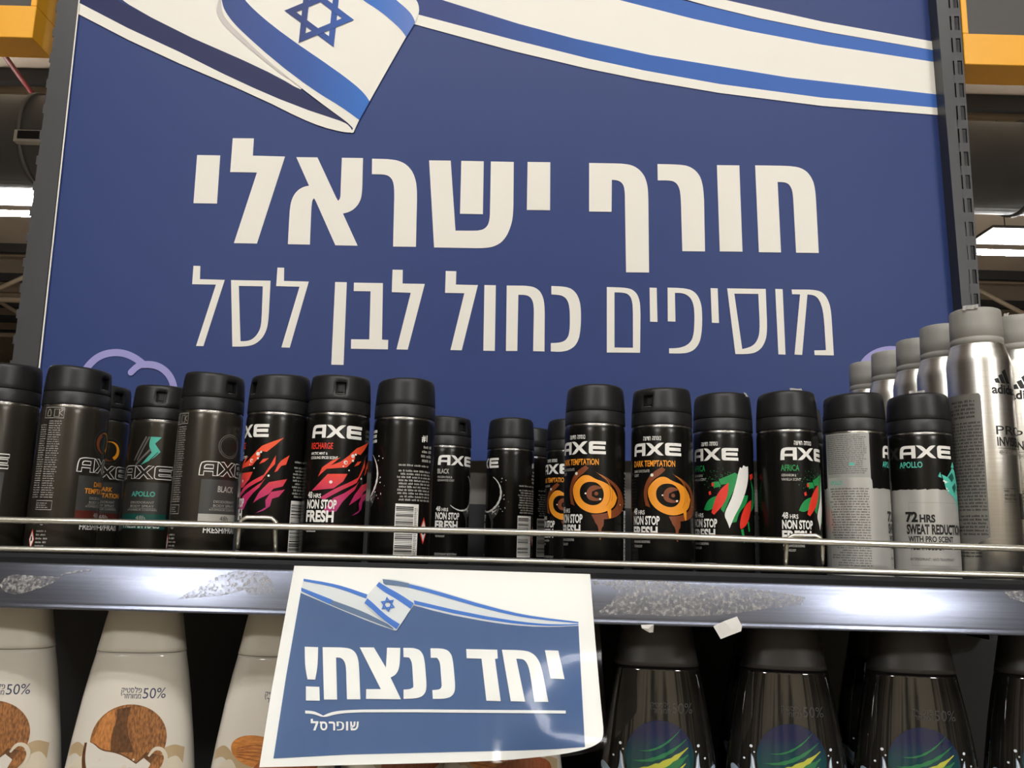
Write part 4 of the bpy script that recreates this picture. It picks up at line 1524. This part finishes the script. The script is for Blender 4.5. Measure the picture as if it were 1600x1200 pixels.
def art_fifty(a, mi, x0=-7, z=146.0):
    a.text('50%', x0 + 17.2, z - 0.5, x0 + 33, z + 7.0, mi, 1, 0.0)
    a.hebrew('\u05e7\u05d9\u05d8\u05e1\u05dc\u05e4', x0 + 1.5, z + 3.6, x0 + 16, z + 7.0, mi, 1, 0.005)
    a.hebrew('*\u05e8\u05d6\u05d7\u05d5\u05de\u05de', x0 + 1.5, z - 0.4, x0 + 16, z + 2.8, mi, 1, 0.005)


class Shift:
    def __init__(self, a, dz):
        self.a, self.dz = a, dz

    def _s(self, pts):
        return [(x, z + self.dz) for x, z in pts]

    def poly(self, pts, *r):
        self.a.poly(self._s(pts), *r)

    def stroke(self, pts, *r, **k):
        self.a.stroke(self._s(pts), *r, **k)

    def dot(self, x, z, *r):
        self.a.dot(x, z + self.dz, *r)


def bottle_bodies():
    out = {}
    for kind in ('coconut', 'almond', 'dark'):
        bm = bmesh.new()
        loft(bm, fine(BOT))
        a = Art()
        if kind == 'dark':
            mats = [M_darkbot, M_faint, M_planet, M_plgreen, M_plyellow, M_water, M_waterw]
            art_fifty(a, 1, -8, 163)
            a.dot(0, 132, 25.5, 2, 1, 48)
            for k, (rx, dz_, w, mi) in enumerate(((21, -6, 8.5, 3), (21, -1, 5.0, 4), (19, -12, 5.0, 4), (20, 5, 3.0, 3), (16, 12, 1.6, 3), (17, -17, 3.0, 3))):
                pts, tp = [], []
                for i in range(15):
                    u = -1 + 2 * i / 14
                    pts.append((u * rx, 132 + dz_ + u * 8 - 5.0 * (1 - u * u)))
                    tp.append(max(0.1, (1 - u * u)) * (0.9 + 0.2 * math.sin(i * 2.3 + k)))
                a.stroke(pts, w, mi, 2 + k, taper=tp)
            for sg in (-1, 1):
                a.poly([(sg * x * 0.94, z + 14) for x, z in ((24, 100), (28, 108), (29, 118), (31, 121), (31.5, 111), (34, 106), (38, 106), (42, 111), (45, 112), (46, 108), (42, 98),
                                                 (36, 94), (28, 92))], 5, 2, False, 120)
                a.stroke([(sg * x * 0.94, z + 14) for x, z in ((26, 97), (32, 101), (38, 99), (44, 107))], 1.4, 6, 4, taper=[0.4, 1, 1, 0.3])
                a.stroke([(sg * x * 0.94, z + 14) for x, z in ((28, 104), (29.6, 112), (30.4, 119))], 1.2, 6, 4, taper=[0.5, 1, 0.4])
                a.dot(sg * 29, 140, 1.1, 6, 4); a.dot(sg * 34, 131, 0.8, 6, 4); a.dot(sg * 27, 136, 0.6, 6, 4)
        else:
            mats = [M_cream, M_navyink, M_husk, M_huskdk, M_flesh, M_splash, M_beigeband, M_almond, M_almonddk, M_husklt]
            art_fifty(a, 1, -8, 163)
            band = [(-42, 126), (-34, 131), (-24, 124), (-14, 118), (0, 116), (14, 118), (26, 126), (34, 129), (41, 126)]
            band = flow(band)
            a.strip(band, [(x, z - 9 + 3 * math.sin(x * 0.1)) for x, z in band], 6, 1)
            sp = [(-43, 110), (-36, 118), (-28, 122), (-22, 115), (-14, 108), (0, 105), (16, 108), (26, 116), (36, 121), (42, 113)]
            sp = flow(sp)
            a.strip(sp, [(x, 62) for x, z in sp], 5, 2)
            sh = Shift(a, 19 if kind == 'coconut' else 24)
            if kind == 'coconut':
                sh.poly(ell(2, 114, 27, 25.5, 48), 2, 3)
                sh.poly([(-21, 122), (-17, 132), (-10, 136), (-8, 128), (-10, 118), (-9, 106), (-16, 104), (-24, 110)], 9, 4)
                sh.poly([(-8, 136), (2, 138), (0, 128), (2, 118), (8, 106), (-9, 106), (-10, 118), (-7, 128)], 3, 5)
                # open half shell with white flesh
                sh.poly([(-29, 112), (-30, 100), (-26, 86), (-18, 80), (-8, 76), (6, 76), (16, 82), (22, 92), (24, 104), (16, 106), (10, 99), (2, 104), (-6, 107),
                        (-16, 108), (-22, 113)], 3, 6)
                sh.poly([(-27, 113), (-27.5, 101), (-23, 89), (-12, 80), (0, 77), (12, 80), (18, 88), (20, 98), (15, 102), (10, 98), (2, 103), (-6, 106), (-16, 107),
                        (-22, 112)], 4, 7)
                sh.poly([(19, 96), (24, 104), (29, 103), (28, 96), (24, 92), (22, 86), (18, 84), (17, 90)], 2, 8)
                sh.stroke([(18, 103), (22, 108), (27, 107), (30, 101), (28, 94)], 2.6, 5, 9, taper=[0.5, 1, 1, 1, 0.5])
                for x, z, r in ((2, 96, 1.7), (6, 95, 1.2), (-16, 101, 0.9), (8, 101, 0.8)):
                    sh.dot(x, z, r, 5, 9)
            else:
                sh.poly(ell(-8, 104, 21, 11, 30, -0.18), 7, 4)
                sh.poly(ell(12, 92, 25, 13, 30, 0.25), 8, 5)
                for k in range(5):
                    sh.stroke([(-26 + 2, 106 - k * 0.4 - k), (-8, 110 - k * 3), (8, 104 - k * 2)], 0.5, 8, 6)
        a.build(bm, bot_map, 2.0)
        me = bpy.data.meshes.new(kind + '_bottle_body'); bm.to_mesh(me); bm.free()
        for m_ in mats: me.materials.append(m_)
        out[kind] = me
    for nm, m_ in (('cream', M_creamcap), ('charcoal', M_darkcap)):
        bm = bmesh.new(); loft(bm, fine(BCAP, 3))
        me = bpy.data.meshes.new(nm + '_bottle_cap'); bm.to_mesh(me); bm.free(); me.materials.append(m_)
        out[nm] = me
    return out


BB = bottle_bodies()
ZLOW = -0.284


def bottle(kind, px, py, y, label, group):
    p = on_y(px, py, y)
    rel = p - CAMLOC
    t = thing('shampoo_bottle', label, 'bottle', (p.x, y + 0.02, EYE + ZLOW), math.atan2(-rel.x, rel.y) * 0.35, group)
    link_data('bottle_body', BB[kind], t)
    link_data('bottle_cap', BB['charcoal' if kind == 'dark' else 'cream'], t)
    return t


GC, GD = 'cream shampoo bottles', 'dark shampoo bottles'
bottle('coconut', -8, 1012, 0.69, 'cream coconut bottle cut by the left edge of the photo', GC)
bottle('coconut', 206, 1017, 0.69, 'cream coconut bottle, whole front in view', GC)
bottle('almond', 430, 1022, 0.69, 'cream almond bottle half hidden by the white paper sign', GC)
bottle('almond', 628, 1030, 0.73, 'cream bottle behind the left half of the paper sign', GC)
bottle('almond', 790, 1035, 0.69, 'cream bottle behind the right half of the paper sign', GC)
bottle('dark', 1032, 1040, 0.69, 'dark glossy bottle with planet picture right beside the paper sign', GD)
bottle('dark', 1236, 1045, 0.69, 'dark glossy planet bottle below the larger paper scrap', GD)
bottle('dark', 1441, 1052, 0.69, 'dark glossy planet bottle, second from the right edge', GD)
bottle('dark', 1650, 1058, 0.695, 'dark glossy bottle cut by the right edge of the photo', GD)
bottle('dark', 1030, 1030, 0.77, 'dark bottle in the second row behind the one beside the sign', GD)
bottle('dark', 1215, 1033, 0.77, 'dark bottle in the second row under the larger paper scrap', GD)
bottle('dark', 1400, 1040, 0.77, 'dark bottle in the second row, second from the right edge', GD)

# ------------------------------------------------------------------ paper sign in its sleeve
M_paper = mat('sign_paper', (238, 236, 230), 0.55)
M_sblue = mat('sign_blue', (52, 86, 134), 0.5, noise=0.04, nscale=(900, 900, 900))
M_sblue2 = mat('sign_flag_blue', (46, 108, 192), 0.5)
M_sgreyblue = mat('sign_dull_blue', (84, 108, 140), 0.5)
M_sgrey = mat('sign_flag_grey', (214, 216, 214), 0.5)
SM = [M_paper, M_sblue, M_sblue2, M_sgreyblue, M_sgrey]
ZTOP, YTOP, KT = -0.022, 0.6425, 0.36


def smooth(t):
    t = max(0.0, min(1.0, t))
    return t * t * (3 - 2 * t)


def sign_pt(px, py, off):
    r = ray(px, py)
    y0 = YTOP - off
    t = (y0 - KT * ZTOP) / (r.y - KT * r.z)
    t *= 1 - 0.035 * smooth((px - 740) / 210) * smooth((py - 1000) / 180) - 0.012 * smooth((520 - px) / 120) * smooth((py - 950) / 240)
    return CAMLOC + r * t


def sign_map(x, y, layer):
    return sign_pt(x, -y, 0.0004 + layer * 0.00025)


z7 = Z(400, 860, 1600 / 580.0)
art = Art()
paper = [(460, -884), (700, -890), (922, -897), (930, -1000), (938, -1090), (944, -1150), (935, -1163), (905, -1174), (860, -1181), (800, -1187), (720, -1191), (560, -1195),
         (405, -1199), (424, -1080), (444, -970)]
art.poly(paper, 0, 0)
art.poly(z7((193, 180), (350, 245), (500, 310), (600, 345), (680, 238), (850, 276), (1050, 315), (1200, 331), (1390, 322), (1400, 520), (1418, 847), (1300, 856), (1150, 862),
            (900, 868), (400, 880), (75, 897), (130, 540)), 1, 1)
# flag ribbon
art.poly(z7((205, 122), (350, 145), (480, 190), (520, 160), (600, 200), (610, 330), (600, 346), (500, 312), (350, 250), (193, 183)), 4, 2)
art.strip(z7((205, 122), (350, 145), (480, 190)), z7((205, 133), (345, 158), (475, 208)), 2, 3)
art.strip(z7((195, 160), (330, 215), (470, 265), (590, 330)), z7((195, 175), (320, 234), (460, 290), (592, 341)), 3, 3)
art.strip(z7((195, 160), (330, 213)), z7((195, 175), (320, 232)), 2, 4)
art.poly(z7((545, 122), (600, 122), (750, 162), (950, 222), (1150, 276), (1390, 308), (1390, 325), (1250, 332), (1050, 318), (850, 280), (680, 240), (560, 170)), 4, 2)
art.strip(z7((550, 128), (600, 130), (750, 166), (950, 226), (1150, 280), (1390, 308)), z7((560, 148), (610, 148), (745, 182), (945, 240), (1145, 291), (1390, 314)), 2, 3)
art.strip(z7((545, 124), (600, 129), (660, 142)), z7((550, 146), (600, 150), (660, 160)), 3, 4)
art.strip(z7((680, 215), (850, 255), (1050, 295), (1250, 320), (1390, 317)), z7((684, 232), (850, 271), (1050, 309), (1250, 328), (1390, 322)), 2, 3)
art.poly(z7((545, 122), (522, 145), (480, 196), (466, 222), (475, 240), (540, 296), (605, 346), (640, 295), (680, 232), (660, 208), (600, 172), (555, 148), (540, 132)), 4, 5)
art.strip(z7((530, 136), (560, 156), (620, 188), (680, 228)), z7((518, 152), (550, 178), (610, 212), (666, 252)), 2, 6)
art.strip(z7((480, 206), (510, 232), (560, 280), (620, 318)), z7((467, 226), (500, 254), (550, 300), (606, 340)), 2, 6)
zc_ = z7((568, 233))[0]
rr = 34 / (1600 / 580.0)
tris_ = [[(zc_[0] + rr * math.cos(math.radians(q + s_ * 120)), zc_[1] + rr * math.sin(math.radians(q + s_ * 120))) for s_ in range(3)] for q in (97, 277)]
star(art, tris_, 0.64, 2, 7)
for pts in (
    ((210, 415), (268, 417), (266, 500), (255, 557), (222, 556), (211, 500)), ((215, 586), (273, 588), (275, 648), (215, 647)),
    ((287, 417), (385, 418), (420, 428), (440, 460), (445, 510), (450, 642), (392, 642), (388, 500), (380, 475), (365, 462), (345, 462), (350, 643), (293, 643)),
    ((447, 418), (508, 418), (560, 505), (565, 419), (622, 420), (620, 500), (605, 535), (580, 548), (625, 642), (474, 640), (475, 598), (538, 598)),
    ((635, 420), (690, 420), (718, 440), (728, 480), (736, 590), (728, 620), (700, 638), (636, 640), (636, 600), (665, 598), (678, 590), (678, 575), (672, 480), (660, 462),
     (636, 460)),
    ((752, 422), (810, 422), (840, 440), (850, 480), (860, 595), (850, 625), (820, 640), (762, 640), (760, 602), (790, 600), (800, 590), (800, 575), (793, 480), (780, 463),
     (753, 463)),
    ((906, 425), (1040, 428), (1042, 466), (1030, 468), (1055, 650), (993, 648), (972, 467), (908, 465)),
    ((1060, 428), (1150, 430), (1190, 440), (1218, 470), (1232, 510), (1260, 653), (1200, 652), (1178, 510), (1165, 480), (1150, 468), (1122, 467), (1160, 652), (1098, 650)),
    ((1245, 430), (1303, 432), (1330, 555), (1270, 552)),
    ((212, 690), (250, 692), (290, 712), (330, 694), (420, 686), (700, 685), (1335, 690), (1335, 703), (700, 698), (420, 698), (340, 706), (292, 722), (250, 705), (212, 703)),
):
    art.poly(z7(*pts), 0, 4)
tb_ = z7((236, 776), (443, 728))
art.hebrew('\u05dc\u05e1\u05e8\u05e4\u05d5\u05e9', tb_[0][0], tb_[0][1], tb_[1][0], tb_[1][1] - 3.5, 0, 4, 0.03)
sign = thing('paper_sign', 'white and blue paper sign in a clear sleeve taped over the price strip', 'sign', sign_pt(690, 890, 0))
bm = bmesh.new()
org = sign.location.copy()
art.build(bm, lambda x, y, l: sign_map(x, y, l) - org, 14, 14)
link_mesh('printed_paper', bm, SM, sign)
m = bpy.data.materials.new('clear_sleeve')
m.use_nodes = True
nt = m.node_tree
nt.nodes.remove(nt.nodes['Principled BSDF'])
tr = nt.nodes.new('ShaderNodeBsdfTransparent'); gl = nt.nodes.new('ShaderNodeBsdfGlossy'); mx = nt.nodes.new('ShaderNodeMixShader')
fr = nt.nodes.new('ShaderNodeFresnel'); fr.inputs['IOR'].default_value = 1.35
tr.inputs[0].default_value = (0.96, 0.97, 0.97, 1)
gl.inputs['Roughness'].default_value = 0.12
tc = nt.nodes.new('ShaderNodeTexCoord'); nz = nt.nodes.new('ShaderNodeTexNoise'); nz.inputs['Scale'].default_value = 18
bp = nt.nodes.new('ShaderNodeBump'); bp.inputs['Strength'].default_value = 0.35; bp.inputs['Distance'].default_value = 0.006
nt.links.new(tc.outputs['Object'], nz.inputs['Vector']); nt.links.new(nz.outputs['Fac'], bp.inputs['Height'])
nt.links.new(bp.outputs[0], gl.inputs['Normal'])
nt.links.new(fr.outputs[0], mx.inputs[0]); nt.links.new(tr.outputs[0], mx.inputs[1]); nt.links.new(gl.outputs[0], mx.inputs[2])
nt.links.new(mx.outputs[0], nt.nodes['Material Output'].inputs['Surface'])
art = Art()
art.poly([(456, -881), (700, -887), (931, -894), (937, -980), (944, -1080), (949, -1150), (946, -1166), (938, -1172), (905, -1179), (860, -1186), (800, -1191), (720, -1195), (560, -1199),
          (403, -1203), (422, -1080), (442, -970)], 0, 0)
bm = bmesh.new()
art.build(bm, lambda x, y, l: sign_pt(x, y * -1, 0.0032) - org, 14, 14)
link_mesh('clear_sleeve', bm, m, sign, smooth=True)

# paper scraps stuck to the strip's lower lip
for pts, lab in ((((490, 225), (530, 206), (575, 190), (593, 225), (590, 243), (550, 258), (517, 271)), 'larger crumpled white paper scrap under the price strip'),
                 (((232, 220), (278, 218), (276, 247), (262, 248), (235, 232)), 'small white paper scrap under the price strip beside the sign')):
    bm = bmesh.new()
    vs = []
    for i, (x, y) in enumerate(ze(*pts)):
        p = on_y(x, -y, YF - 0.0095 - 0.002 * (i % 2) - (0.003 if i > 3 else 0))
        vs.append(bm.verts.new(p))
    c = bm.verts.new(sum((v_.co for v_ in vs), Vector()) / len(vs) + Vector((0, -0.002, 0.0)))
    for i in range(len(vs)):
        bm.faces.new((vs[i], vs[(i + 1) % len(vs)], c))
    bmesh.ops.recalc_face_normals(bm, faces=bm.faces)
    bmesh.ops.solidify(bm, geom=bm.faces[:], thickness=0.0002)
    tag(link_mesh('paper_scrap', bm, M_sticker), lab, 'paper scrap', 'paper scraps on the strip')
